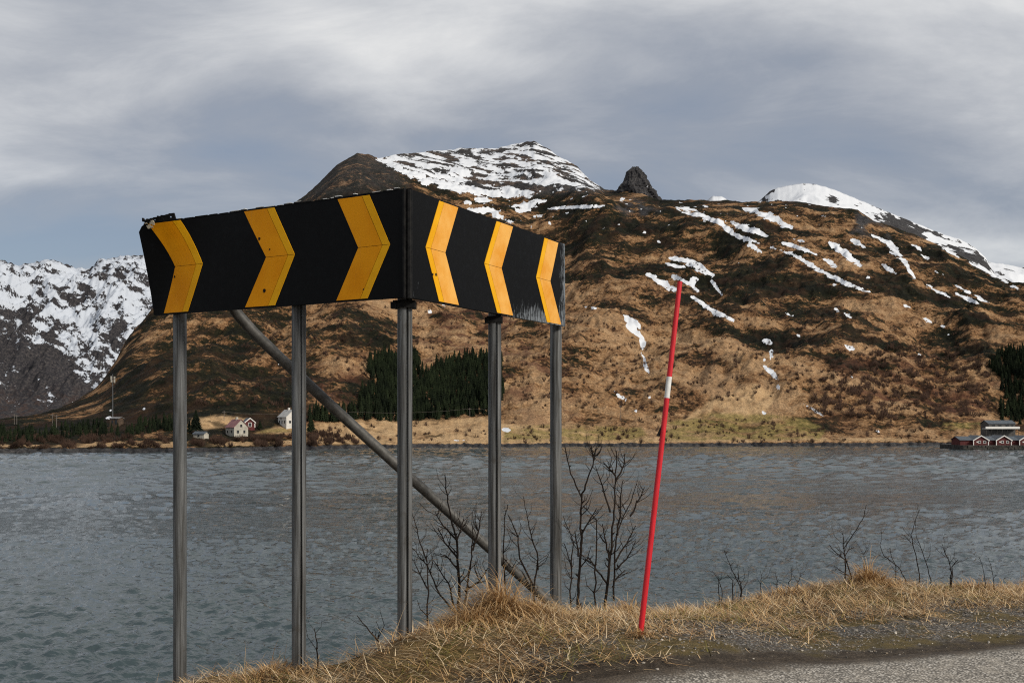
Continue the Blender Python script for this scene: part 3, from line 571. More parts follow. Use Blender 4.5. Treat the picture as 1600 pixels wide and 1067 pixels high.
wood('bare_scrub', 'leafless reddish scrub on the slope above the boathouses', [(1260,650),(1290,570),(1400,540),(1540,560),(1560,650),(1420,660)], 900, 1.2, 4, 14, M_SCRUB, scrub_arrays)
wood('bare_scrub', 'scattered dark bushes over the mountainside', [(300,640),(480,400),(900,400),(1300,420),(1500,480),(1500,600),(1000,640),(800,640),(560,640)], 2200, .8, 3.2, 15, M_SCRUB, scrub_arrays)
wood('bare_scrub', 'scattered bushes in the pale meadow behind the posts', [(500,690),(500,668),(640,664),(860,668),(860,690)], 60, .8, 3, 16, M_SCRUB, scrub_arrays)
def spruce(px, py, h, label, seed):
    p = at_hill(px, py, .2); t = empty('spruce_tree', p)
    V, Fc = spruce_arrays([(0, 0, .6)], [h], seed, 11, 10)
    link('crown', make_mesh('crown', np.array(V) * np.array([1.35, 1.35, 1]), Fc), M_SPRUCE, t)
    MB().tube([(0, 0, -.5), (0, 0, h * .9)], [.25, .04], 7).build('trunk', M_SCRUB, t)
    tag(t, label, 'tree')
spruce(305, 678, 9.5, 'lone dark spruce left of the pink roofed farmhouse', 21)
spruce(485, 679, 8.5, 'dark bushy conifer just right of the second sign post', 22)
spruce(405, 674, 4.0, 'small dark conifer right of the pink roofed farmhouse', 23)

# ------------------------------------------------------------------ far buildings
M_WHITE = mottled((.50, .485, .45), (.62, .60, .56), .8, .8, .1, .02)
M_PALE = mottled((.30, .28, .235), (.44, .41, .35), .6, .8, .1, .02)
M_DARKWIN = M('window_glass', (.015, .018, .022), .25)
M_SLATE = mottled((.045, .055, .065), (.085, .10, .115), .7, .6, .2, .03)
M_LIGHTROOF = mottled((.36, .35, .33), (.5, .49, .46), .6, .7, .1, .03)
M_PINKROOF = mottled((.19, .085, .085), (.28, .13, .125), .6, .8, .2, .03)
M_RED = mottled((.060, .010, .010), (.10, .018, .016), 1.0, .8, .2, .03)
M_TRIM = M('white_trim', (.72, .70, .66), .7)
M_STONE = mottled((.02, .019, .017), (.075, .07, .06), .5, .95, .5, .1)
def house(name, label, loc, rz, L, Wd, hw, hr, wall, roof, wins, chimney=True, cat='house', trim=None, base=3.0):
    t = empty(name, loc, rz); hx = L / 2; hy = Wd / 2      # ridge along local x, gable ends at +-x
    wl = MB().prism([(-hx, -hy, -base), (-hx, hy, -base), (-hx, hy, hw), (-hx, 0, hw + hr), (-hx, -hy, hw)], (L, 0, 0)).build('wall', wall, t)
    e = .35; k = hr / hy
    rf = MB()
    for sg in (-1, 1):
        a = Vector((-hx - e, sg * (hy + e), hw - k * e + .06)); b = Vector((-hx - e, 0, hw + hr + .06))
        rf.prism([a, b, b + Vector((0, 0, .18)), a + Vector((0, 0, .18))], (L + 2 * e, 0, 0))
    r = rf.build('roof', roof, t)
    if chimney: MB().box(-.4, .4, -.4, .4, hw + hr - .3, hw + hr + 1.1).build('chimney', wall, r)
    for (face, u, z, w_, h_) in wins:                    # face: 'g' +x gable, 's' -y long side
        fr = MB(); gl = MB()
        for mb, g_, d0, d1 in ((fr, .14, -.05, .06), (gl, 0, -.05, .09)):
            if face == 'g': mb.box(hx + d0, hx + d1, u - w_ / 2 - g_, u + w_ / 2 + g_, z - g_, z + h_ + g_)
            else: mb.box(u - w_ / 2 - g_, u + w_ / 2 + g_, -hy - d1, -hy - d0, z - g_, z + h_ + g_)
        wn_ = gl.build('window', M_DARKWIN, t); fr.build('frame', trim or wall, wn_)
    if trim:
        for sg in (-1, 1):
            MB().box(hx, hx + .12, sg * hy - .15, sg * hy + .15, -.2, hw).build('corner_board', trim, t)
            a = Vector((hx + e, sg * (hy + e), hw - k * e - .12)); b = Vector((hx + e, 0, hw + hr - .12))
            MB().prism([a, b, b + Vector((0, 0, .42)), a + Vector((0, 0, .42))], (.10, 0, 0)).build('barge_board', trim, t)
    return tag(t, label, cat)
hp = at_hill(446, 664, 0)
house('farmhouse', 'white two storey house on the meadow left of the second sign post', hp + Vector((1.5, 0, 0)), math.radians(-52), 8.5, 6.4, 3.6, 2.9, M_WHITE, M_LIGHTROOF,
      [('g', -1.5, .8, .9, 1.1), ('g', 1.3, .8, .9, 1.1), ('g', 0, 3.6, .9, 1.1), ('s', -2.6, .7, .9, 1.2), ('s', 0, .7, .9, 1.2), ('s', 2.6, .7, .9, 1.2), ('s', -1, 2.4, .8, .9)])
hp = at_hill(369, 681, 0)
house('farmhouse', 'pale farmhouse with faded pink roof among leafless scrub', hp, math.radians(-48), 7.5, 6.2, 3.4, 3.0, M_PALE, M_PINKROOF,
      [('g', -1.4, .9, .9, 1.2), ('g', 1.4, .9, .9, 1.2), ('g', 0, 3.4, .9, 1.1), ('s', -2, 1.0, .9, 1.1), ('s', 1.5, 1.0, .9, 1.1)])
hp = at_hill(385, 669, 0)
house('barn', 'small dark red barn behind the pink roofed farmhouse', hp + Vector((.5, 0, 0)), math.radians(-60), 5, 4.2, 2.0, 1.7, M_RED, M_SLATE, [('g', 0, .3, 1.2, 1.5)], False, 'barn', M_TRIM)
hp = at_hill(315, 684, 0)
house('shed', 'low grey shed on the shore beside the lone spruce', hp, math.radians(-20), 5, 3, 1.4, .8, M_PALE, M_SLATE, [('s', 0, .3, .9, .8)], False, 'shed')
hp = at_hill(182, 666, -.6)
house('hut', 'small dark wooden hut on the knoll below the mast', hp, math.radians(-15), 4.4, 3.4, 2.5, .5, mottled((.05, .032, .02), (.09, .06, .04), 1, .9), mottled((.12, .12, .12), (.2, .2, .2), 1, .8), [('s', -.8, .6, .9, 1.1), ('s', 1.0, .1, 1.0, 1.9)], False, 'hut')
# boathouses on their quay at the right edge
QY = 392.0
def qx(px): return (px - 800) / F * QY
quay = empty('stone_quay', (qx(1560), QY, 0))
rq = random.Random(5)
for row in range(3):
    x = qx(1505) - qx(1560)
    while x < 44:
        wq = rq.uniform(1.2, 2.4); d_ = rq.uniform(0, .35)
        m = MB().box(x, x + wq - .08, -.3 - d_, 1.2, row * .72 - .35, row * .72 + .30)
        m.v = [(vx + rq.uniform(-.1, .1), vy + rq.uniform(-.12, .12), vz + rq.uniform(-.1, .1)) for vx, vy, vz in m.v]
        m.build('stone', M_STONE, quay); x += wq
MB().box(qx(1505) - qx(1560) + .3, 44, .9, 22, -1, 1.75).build('quay_deck', M_STONE, quay)
tag(quay, 'dark stone quay carrying the red boathouses', 'quay')
def boathouse(px, label, group):
    t = house('boathouse', label, (qx(px), QY + 7.5, 1.76), math.radians(-90), 9, 5.9, 1.9, 1.75, M_RED, M_SLATE, [('g', -.55, .85, .8, .8), ('g', 1.5, .85, .8, .8)], False, 'boathouse', M_TRIM, .0)
    MB().box(4.5, 4.58, -1.75, -1.2, 1.0, 1.5).build('vent_hatch', M_TRIM, t)
    t['group'] = group
boathouse(1538.5, 'red boathouse gable nearest the left end of the quay', 'boathouses on the quay')
boathouse(1574.5, 'red boathouse gable second from the left end of the quay', 'boathouses on the quay')
boathouse(1611, 'red boathouse cut by the right picture edge', 'boathouses on the quay')
for px0, px1, lab in ((1508, 1526.5, 'low red wing at the left end of the boathouse row'), (1550.5, 1562.5, 'low red link between the first two boathouse gables'), (1586.5, 1599, 'low red link right of the second boathouse gable')):
    x0, x1 = qx(px0), qx(px1)
    house('boathouse_wing', lab, ((x0 + x1) / 2, QY + 8.2, 1.76), 0, x1 - x0, 8.0, 1.9, 1.3, M_RED, M_SLATE, [], False, 'boathouse', None, 0)
# lodge with a white terrace behind
LY = 452.0
lx = (1566 - 800) / F * LY; lz = HC + (HZ - 670) / F * LY
t = house('lodge', 'grey roofed lodge with white terrace above the boathouses', (lx, LY + 4, lz + .3), math.radians(4), 12.5, 7, 2.0, 1.4, mottled((.05, .05, .05), (.09, .085, .08), 1, .8), M_SLATE, [('s', -4, .5, 1.4, 1.1), ('s', -1, .5, 1.4, 1.1), ('s', 2.5, .5, 1.4, 1.1), ('s', 4.8, .5, .9, 1.1)], False, 'lodge', None, 6)
MB().box(-9.5, 6.5, -6.6, -3.6, -.25, -.05).build('terrace_deck', M_TRIM, t)
MB().box(-9.5, 6.5, -6.66, -6.58, .0, .75).build('terrace_rail', M_TRIM, t)
for k in range(7): MB().tube([(-9 + k * 2.5, -6.3, -6), (-9 + k * 2.5, -6.3, -.26)], .12, 6).build('pillar', M_STONE, t)
# mast, poles, wires
M_POLE = mottled((.10, .09, .08), (.17, .15, .13), .8, .9, .1, .02)
mp = at_hill(176, 652, .5); mh = (652 - 583) / F * mp.y
t = empty('radio_mast', mp)
MB().tube([(0, 0, -1), (0, 0, mh)], [.22, .13], 8).build('mast_pole', M('mast_steel', (.09, .095, .10), .6), t)
for dx, z0, z1 in ((-.55, mh - 2.6, mh - .9), (-.45, mh - 3.8, mh - 2.5), (.95, mh - 2.2, mh - 1.1), (.95, mh - 4.0, mh - 2.4)):
    m = MB().box(dx - .3, dx + .3, -.5, -.2, z0, z1); m.box(min(dx, 0), max(dx, 0), -.25, .05, (z0 + z1) / 2 - .06, (z0 + z1) / 2 + .06); m.build('antenna', M_PALE, t)
tag(t, 'thin radio mast with white antennas on the left slope', 'mast')
tops = []
for i, (px, pb, pt, lab) in enumerate(((21,663,645,'leftmost wooden power pole on the left shore'),(26,663,646,'second wooden power pole from the left picture edge'),(83,668,645,'wooden power pole left of the hut'),(88,668,646,'paired wooden power pole left of the hut'),(350,660,642,'power pole above the pink roofed farmhouse'),(493.5,656,637,'single power pole right of the second sign post'),(509,655,638,'left of the paired power poles before the spruces'),(512.5,655,638,'right of the paired power poles before the spruces'),(734,652,636,'power pole at the edge of the spruce plantation'),(969,657,632,'power pole between the right sign posts and the red marker'))):
    p = at_hill(px, pb, .5); h = (pb - pt) / F * p.y
    t = empty('power_pole', p)
    MB().tube([(0, 0, -.6), (0, 0, h)], [.14, .10], 7).build('pole', M_POLE, t)
    MB().box(-.9, .9, -.06, .06, h - .7, h - .55).build('crossarm', M_POLE, t)
    tag(t, lab, 'power pole', 'power poles across the fjord'); tops.append(p + Vector((0, 0, h - .5)))
m = MB()
for a, b in zip(tops[4:9], tops[5:10]):
    m.tube([a.lerp(b, k / 10) - Vector((0, 0, 1.6 * (1 - (k / 5 - 1) ** 2))) for k in range(11)], .03, 4)
tag(m.build('power_line', M_POLE), 'thin power line strung across the far meadow', 'wire')

# ------------------------------------------------------------------ the chevron sign
CX, CYd = -0.575, 5.50; ZB_ = HC + .675; PH = .60
DL = Vector((-.876, .482, 0)).normalized(); NL = Vector((-DL.y, DL.x, 0)); NL = NL if NL.y < 0 else -NL
DR = Vector((.480, .877, 0)).normalized(); NRm = Vector((DR.y, -DR.x, 0))
P0 = Vector((CX, CYd, ZB_))
def mapL(u, v, n):
    bend = .132 * float(sstep(u, 1.35, 2.0)) * max(v / PH, 0) ** (2.3 - 1.2 * float(sstep(u, 1.80, 2.0)))
    wav = .004 * math.sin(u * 5.1 + v * 4)
    return P0 + DL * (u + .0) + NL * (n + bend + wav) + Vector((0, 0, v - .5 * bend * max(v / PH, 0) * .5))
def mapR(u, v, n):
    return P0 + DR * u + NRm * (n + .003 * math.sin(u * 4 + v * 3)) + Vector((0, 0, v))
def uL(px):
    k = (px - 800) / F; return (CX - CYd * k) / (-DL.x + DL.y * k)
def uR(px):
    k = (px - 800) / F; return (CYd * k - CX) / (DR.x - DR.y * k)
def slab(mp, rows, n0, n1, inv=False):                   # rows: list of lists of (u, v); a closed sheet between n0 and n1
    nr, nc = len(rows), len(rows[0]); V = [mp(u, v, n1) for r in rows for u, v in r] + [mp(u, v, n0) for r in rows for u, v in r]
    N = nr * nc; Fc = []
    for i in range(nr - 1):
        for j in range(nc - 1):
            a, b, c, d_ = i * nc + j, i * nc + j + 1, (i + 1) * nc + j + 1, (i + 1) * nc + j
            Fc += [(a, b, c, d_), (N + d_, N + c, N + b, N + a)]
    rim = [j for j in range(nc)] + [i * nc + nc - 1 for i in range(1, nr)] + [(nr - 1) * nc + j for j in range(nc - 2, -1, -1)] + [i * nc for i in range(nr - 2, 0, -1)]
    Fc += [(rim[(k + 1) % len(rim)], rim[k], N + rim[k], N + rim[(k + 1) % len(rim)]) for k in range(len(rim))]
    if inv: Fc = [f[::-1] for f in Fc]
    return V, Fc
def rect(u0, u1, v0, v1, nu, nv): return [[(u0 + (u1 - u0) * j / nu, v0 + (v1 - v0) * i / nv) for j in range(nu + 1)] for i in range(nv + 1)]
def para(ub0, ub1, ut0, ut1, v0, v1, nu=6, nv=10):
    return [[((ub0 + (ub1 - ub0) * j / nu) * (1 - i / nv) + (ut0 + (ut1 - ut0) * j / nu) * i / nv, v0 + (v1 - v0) * i / nv) for j in range(nu + 1)] for i in range(nv + 1)]
def panel_fn(scuff):
    def fn(t, b):
        p = t.pos()
        n = t.noise(p, 22, 5, .7); n2 = t.noise(t.scale(p, (95, 95, 11)), 1, 5, .75)
        col = t.mix(t.smooth(n, .5, .8), (.0025, .0027, .0032), (.006, .0065, .008))
        if scuff:
            at = t.attr('wear'); k = t.math('ADD', at, t.math('MULTIPLY', t.math('SUBTRACT', n2, .5), 2.4))
            k = t.math('ADD', k, t.math('MULTIPLY', t.math('SUBTRACT', n, .5), .7))
            col = t.mix(t.math('MULTIPLY', t.smooth(k, .72, 1.15), .70), col, (.26, .29, .32))
        t.put(b.inputs['Base Color'], col)
        t.put(b.inputs['Roughness'], t.smooth(n, .3, .7, .50, .68))
        t.put(b.inputs['Normal'], t.bump(n, .12, .004))
    return fn
M_BLACKL = M('black_panel', (.004, .004, .005), .5, 0, panel_fn(False), .10)
M_BLACKR = M('black_panel_worn', (.005, .005, .006), .45, 0, panel_fn(True), .10)
def orange_fn(c1, c2):
    def fn(t, b):
        p = t.pos(); n = t.noise(p, 5, 4, .6); n2 = t.noise(t.scale(p, (40, 40, 6)), 1, 4, .65); sp_ = t.noise(p, 130, 3, .6)
        col = t.mix(t.smooth(n, .3, .7), c1, c2)
        col = t.mix(t.smooth(n2, .58, .85, 0, .30), col, (.30, .17, .06)); col = t.mix(t.smooth(sp_, .76, .80, 0, .6), col, (.06, .03, .01))
        t.put(b.inputs['Base Color'], col)
    return fn
M_ORANGE = M('orange_sheeting', (.62, .26, .012), .45, 0, orange_fn((.64, .235, .002), (.72, .29, .005)), .08)
M_ORANGE_PALE = M('pale_orange_sheeting', (.7, .34, .06), .45, 0, orange_fn((.66, .27, .015), (.76, .40, .085)), .22)  # paler orange used for the right panel's chevrons
M_AMBER = M('amber_edge', (.66, .36, .02), .45, 0, orange_fn((.68, .32, .004), (.76, .39, .01)), .08)
M_STEEL_DARK = mottled((.004, .004, .0045), (.014, .0135, .013), 30, .6, .2, .003, spec=.12)
def post_fn(t, b):
    p = t.pos(); n = t.noise(t.scale(p, (45, 45, 1.6)), 1, 5, .65, .2); n2 = t.noise(p, 9, 4, .65); n3 = t.noise(p, 120, 3, .6)
    col = t.ramp(n, [(.30, (.022, .021, .020)), (.43, (.066, .066, .064)), (.57, (.135, .139, .140)), (.78, (.26, .268, .27))])
    col = t.mix(t.smooth(n2, .58, .72, 0, .55), col, (.06, .052, .042)); col = t.mix(t.smooth(n3, .70, .80, 0, .3), col, (.24, .24, .23))
    t.put(b.inputs['Base Color'], col); t.put(b.inputs['Roughness'], t.smooth(n, .3, .7, .72, .45)); t.put(b.inputs['Normal'], t.bump(n3, .15, .002))
M_POST = M('galvanised_post', (.2, .2, .2), .6, .2, post_fn, .3)
sign = empty('chevron_sign', (CX, CYd + .07, HC - 1.2))
def spart(mb, name, mat, parent=None, smooth=False):
    o = mb.build(name, mat, parent or sign, smooth)
    o.data.transform(__import__('mathutils').Matrix.Translation(-sign.location)); return o
def addslab(mb, V, Fc): mb.add(V, Fc); return mb
pl = spart(addslab(MB(), *slab(mapL, [[(u_, v_ * (1 - .09 * max(0, (u_ - 1.92) / .08) ** 2.0)) for u_, v_ in r_w] for r_w in rect(.030, 2.0, 0, PH, 60, 14)], -.028, 0)), 'panel', M_BLACKL); pl['label'] = 'left black panel with its top corner bent forward'
pr = spart(addslab(MB(), *slab(mapR, rect(.030, 2.0, 0, PH, 30, 10), -.028, 0)), 'panel', M_BLACKR); pr['label'] = 'right black panel with pale scuffs along its lower edge'
wv_ = []
for v in pr.data.vertices:
    q = Vector(v.co) + sign.location - P0; u_ = q.dot(DR); z_ = q.z
    wv_.append(float(max(sstep(.26 - z_, 0, .26) * sstep(u_, .75, 1.5) * 1.0, sstep(u_, 1.82, 1.98) * .95, sstep(.3 - u_, 0, .28) * sstep(.34 - z_, 0, .3) * .55, sstep(.35 - u_, 0, .25) * sstep(z_, .48, .58) * .3)))
a = pr.data.attributes.new('wear', 'FLOAT', 'POINT'); a.data.foreach_set('value', wv_)
def chevron(mp, uf, top, tip, notch, bot, strip, label, holes=(), om=None):
    # top/bot: (far edge px, tip-side edge px); the strip runs along the tip side
    T0, T1, B0, B1, TP, NT_ = uf(top[0]), uf(top[1]), uf(bot[0]), uf(bot[1]), uf(tip), uf(notch)
    f = strip; lerp = lambda a_, b_: a_ + (b_ - a_) * f
    c = PH / 2; g_ = .0012; e = .008
    mb = MB(); st = MB()
    addslab(mb, *slab(mp, para(NT_, lerp(NT_, TP), T0, lerp(T0, T1), c + g_, PH - e), -.001, .002))
    addslab(mb, *slab(mp, para(B0, lerp(B0, B1), NT_, lerp(NT_, TP), e, c - g_), -.001, .002))
    ch = spart(mb, 'chevron', om or M_ORANGE); ch['label'] = label
    sg = .003 * (1 if TP > lerp(NT_, TP) else -1)
    addslab(st, *slab(mp, para(lerp(NT_, TP) + sg, TP, lerp(T0, T1) + sg, T1, c + g_, PH - e, 2), -.001, .0024))
    addslab(st, *slab(mp, para(lerp(B0, B1) + sg, B1, lerp(NT_, TP) + sg, TP, e, c - g_, 2), -.001, .0024))
    spart(st, 'edge_strip', M_AMBER, ch)
    for (hx_, hv, r_h) in holes:
        u0 = uf(hx_); V = [mp(u0 + r_h * math.cos(k * .785 + .3) * (1 + .25 * math.sin(k * 2.3)), hv + r_h * math.sin(k * .785 + .3) * 1.15, .0032) for k in range(8)]
        spart(MB().add(V + [mp(u0, hv, .0032)], [(k, (k + 1) % 8, 8) for k in range(8)]), 'hole', M_STEEL_DARK, ch)
chevron(mapL, uL, (527, 577), 610, 560, (526, 575), .76, 'orange chevron beside the corner on the left panel', [(609, .33, .006), (569, .06, .0045)])
chevron(mapL, uL, (382, 429), 460, 416, (383, 429), .76, 'middle orange chevron of the left panel', [(406, .415, .009), (422, .345, .005), (413, .10, .011)])
chevron(mapL, uL, (255, 294), 318, 277, (256, 294), .76, 'bent orange chevron at the outer end of the left panel', [(275, .235, .007)])
chevron(mapR, uR, (716, 686), 664, 695, (716, 685), .74, 'orange chevron beside the corner on the right panel', [(675, .155, .007), (680, .158, .009)], M_ORANGE_PALE)
chevron(mapR, uR, (801, 776), 757, 784, (802, 777), .74, 'middle orange chevron of the right panel', (), M_ORANGE_PALE)
chevron(mapR, uR, (872, 850), 837, 859, (876, 854), .74, 'orange chevron at the outer end of the right panel', (), M_ORANGE_PALE)
# corner channel
spart(MB().tube([P0 + Vector((.004, .028, -.004)), P0 + Vector((.004, .028, PH - .002))], .018, 10), 'corner_channel', M_STEEL_DARK)
for mp, s_ in ((mapL, 1), (mapR, 1)):
    spart(addslab(MB(), *slab(mp, rect(.020, .0295, -.004, PH + .004, 1, 4), -.03, .006)), 'corner_lip', M_STEEL_DARK)
# battered top trim on the left panel: ragged strip with punched holes, worn bright chips
rt = random.Random(3)
u = .06; mb = MB(); ck = MB()
while u < 1.70:
    w_ = rt.uniform(.02, .09); h_ = rt.choice([.002, .004, .006, .004, .009])
    addslab(mb, *slab(mapL, rect(u, u + w_, PH - .001, PH + h_, 2, 1), -.03, .003))
    if rt.random() < .62: addslab(ck, *slab(mapL, rect(u + w_ * .1, u + w_ * rt.uniform(.4, .9), PH + h_ - .0015, PH + h_ + rt.uniform(.001, .004), 1, 1), -.02, .0036))
    u += w_ + rt.uniform(0, .02)
spart(mb, 'top_trim', M_STEEL_DARK)
tag(spart(ck, 'worn_paint', M('bare_metal', (.62, .62, .60), .5)), kind='stuff')
pst = MB(); u0, u1 = uL(288), uL(250); nb = 4
stp = (u1 - u0) / nb
for k in range(nb):
    a_, b_ = u0 + stp * k, u0 + stp * (k + 1); h_ = .046 - .006 * k
    m0, m1 = a_ + stp * .40, a_ + stp * .62
    for (q0, q1, z0, z1) in ((a_, m0, -.004, h_), (m1, b_, -.004, h_ - .003), (m0, m1, -.004, h_ * .38), (m0, m1, h_ * .62, h_ + rt.uniform(-.002, .004))):
        addslab(pst, *slab(mapL, rect(q0, q1, PH + z0, PH + z1, 2, 2), -.012, -.004))
for k in range(22):
    q = u0 + (u1 + .01 - u0) * rt.random(); zz_ = rt.uniform(-.012, .018)
    addslab(pst, *slab(mapL, para(q, q + .018, q + .004, q + .012, PH + zz_, PH + zz_ + rt.uniform(.01, .025), 1, 2), -.014, -.002))
spart(pst, 'torn_edge', M_STEEL_DARK)
tc = MB()
for k in range(9):
    q = uL(257) + rt.uniform(-.04, .02); v_ = PH - .035 + rt.uniform(-.012, .035) * 1.0
    addslab(tc, *slab(mapL, para(q, q + rt.uniform(.01, .03), q + .006, q + .02, v_, v_ + rt.uniform(.006, .02), 1, 1), -.001, .004))
spart(tc, 'torn_chips', M('torn_sheeting', (.52, .46, .34), .7))
# rails behind
for mp in (mapL, mapR):
    for v_ in (.12, .46): spart(addslab(MB(), *slab(mp, rect(.07, 1.93 if mp is mapR else 1.45, v_ - .02, v_ + .02, 20, 1), -.055, -.0285)), 'rail', M_STEEL_DARK)
def post(name_lab, px, pyb, along, uu, groove, ztop, off=.080):
    base = P0 + along[0] * uu; k_ = (px - 800) / F
    y = base.y + off / -(along[1].x * k_ + along[1].y); x = (px - 800) / F * y; zb = float(ground_z(x, y)) - .4
    R_ = .0425; pts = []
    N = 30
    for k in range(N):
        a_ = 2 * math.pi * k / N; pts.append((R_ * math.cos(a_), R_ * math.sin(a_)))
    if groove is not None:                                # a slot running up the extruded post
        ga = -math.pi / 2 + math.asin(groove); out = []
        for k in range(N):
            a_ = 2 * math.pi * k / N; dl = (a_ - ga + math.pi) % (2 * math.pi) - math.pi
            out.append((a_, dl))
        pts = [(R_ * math.cos(a_), R_ * math.sin(a_)) for a_, dl in out if dl > .17]
        # rebuild in order starting just after the slot
        angs = [ga + .17 + (2 * math.pi - .34) * k / 29 for k in range(30)]
        pts = [(R_ * math.cos(a_), R_ * math.sin(a_)) for a_ in angs]
        pts += [(R_ * .62 * math.cos(ga - .2), R_ * .62 * math.sin(ga - .2)), (R_ * .62 * math.cos(ga + .2), R_ * .62 * math.sin(ga + .2))]
    n = len(pts); Z = [zb + (ztop - zb) * k / 6 for k in range(7)]
    V = [(x + p_[0], y + p_[1], z) for z in Z for p_ in pts]
    Fc = [(i * n + k, i * n + (k + 1) % n, (i + 1) * n + (k + 1) % n, (i + 1) * n + k) for i in range(6) for k in range(n)] + [tuple(range(6 * n, 7 * n))]
    o = spart(MB().add(V, Fc), 'post', M_POST, None, True); o['label'] = name_lab
    return Vector((x, y, zb + .4)), o
zt = HC + .675 + .5
post('outer post of the left panel', 281, 1064, (DL, NL), uL(281), None, zt)
post('middle post of the left panel', 467, 1035, (DL, NL), uL(467), .5, zt)
pc, oc = post('corner post', 632.5, 988, (DR, NRm), .030, .45, zt, .075)
p4, o4 = post('middle post of the right panel', 773, 935, (DR, NRm), uR(772), .32, zt)
p5, o5 = post('outer post of the right panel', 868.5, 955, (DR, NRm), uR(868), None, zt)
for pp, oo, (sx, sy) in ((pc, oc, (.062, .055)), (p4, o4, (.052, .05))):
    m = MB().box(pp.x - sx, pp.x + sx, pp.y - sy, pp.y + sy, ZB_ - .045, ZB_ - .006); m.box(pp.x - sx - .012, pp.x - sx + .02, pp.y - sy - .01, pp.y - .01, ZB_ - .05, ZB_ - .015)
    spart(m, 'clamp', M_STEEL_DARK, oo)
bs = [ray(352, 462, 6.42), ray(372, 492, 6.44), ray(396, 519, 6.47), ray(430, 552, 6.52), ray(520, 636, 6.68), ray(640, 745, 6.88), ray(760, 852, 7.08), ray(858, 940, 7.26), ray(880, 962, 7.30)]
spart(MB().tube(bs, .036, 16), 'brace', mottled((.055, .053, .048), (.105, .102, .096), 25, .6, .15, .002, metal=.3), None, True)['label'] = 'slanting pipe brace behind the posts'
tag(sign, 'black and orange chevron corner sign on five grey steel posts', 'road sign')

# ------------------------------------------------------------------ red snow marker
def red_fn(t, b):
    p = t.pos(); n = t.noise(t.scale(p, (60, 60, 9)), 1, 4, .6); n2 = t.noise(p, 50, 3, .7)
    col = t.mix(t.smooth(n, .35, .7), (.50, .010, .018), (.60, .016, .027)); col = t.mix(t.smooth(n2, .68, .78, 0, .6), col, (.12, .02, .015))
    t.put(b.inputs['Base Color'], col)
M_MRED = M('marker_red', (.6, .015, .025), .45, 0, red_fn, .4)
M_MWHITE = mottled((.60, .60, .58), (.72, .72, .70), 30, .5, .05, .001)
mb_ = ray(1000.5, 992, 5.62); mt_ = ray(1062.5, 440, 5.72)
mk = empty('snow_marker', mb_)
def seg(a, b, r0, r1): return MB().tube([mb_.lerp(mt_, a) - mb_, mb_.lerp(mt_, b) - mb_], [r0, r1], 16)
fz = lambda py: (992 - py) / (992 - 440)
seg(-.12, fz(624), .0165, .0152).build('pole', M_MRED, mk, True)
seg(fz(624), fz(590.5), .0157, .0155).build('reflective_band', M_MWHITE, mk, True)
seg(fz(590.5), 1.0, .0151, .0140).build('pole', M_MRED, mk, True)
m = MB(); q = mb_.lerp(mt_, fz(676)) - mb_
m.prism([q + Vector((-.006, -.004, .05)), q + Vector((-.012, -.004, .03)), q + Vector((-.040, -.004, -.028)), q + Vector((-.018, -.004, -.03))], (0, .006, 0)); m.build('torn_tape', M_STEEL_DARK, mk)
tag(mk, 'leaning red snow marker pole with one white band on the verge', 'marker pole')

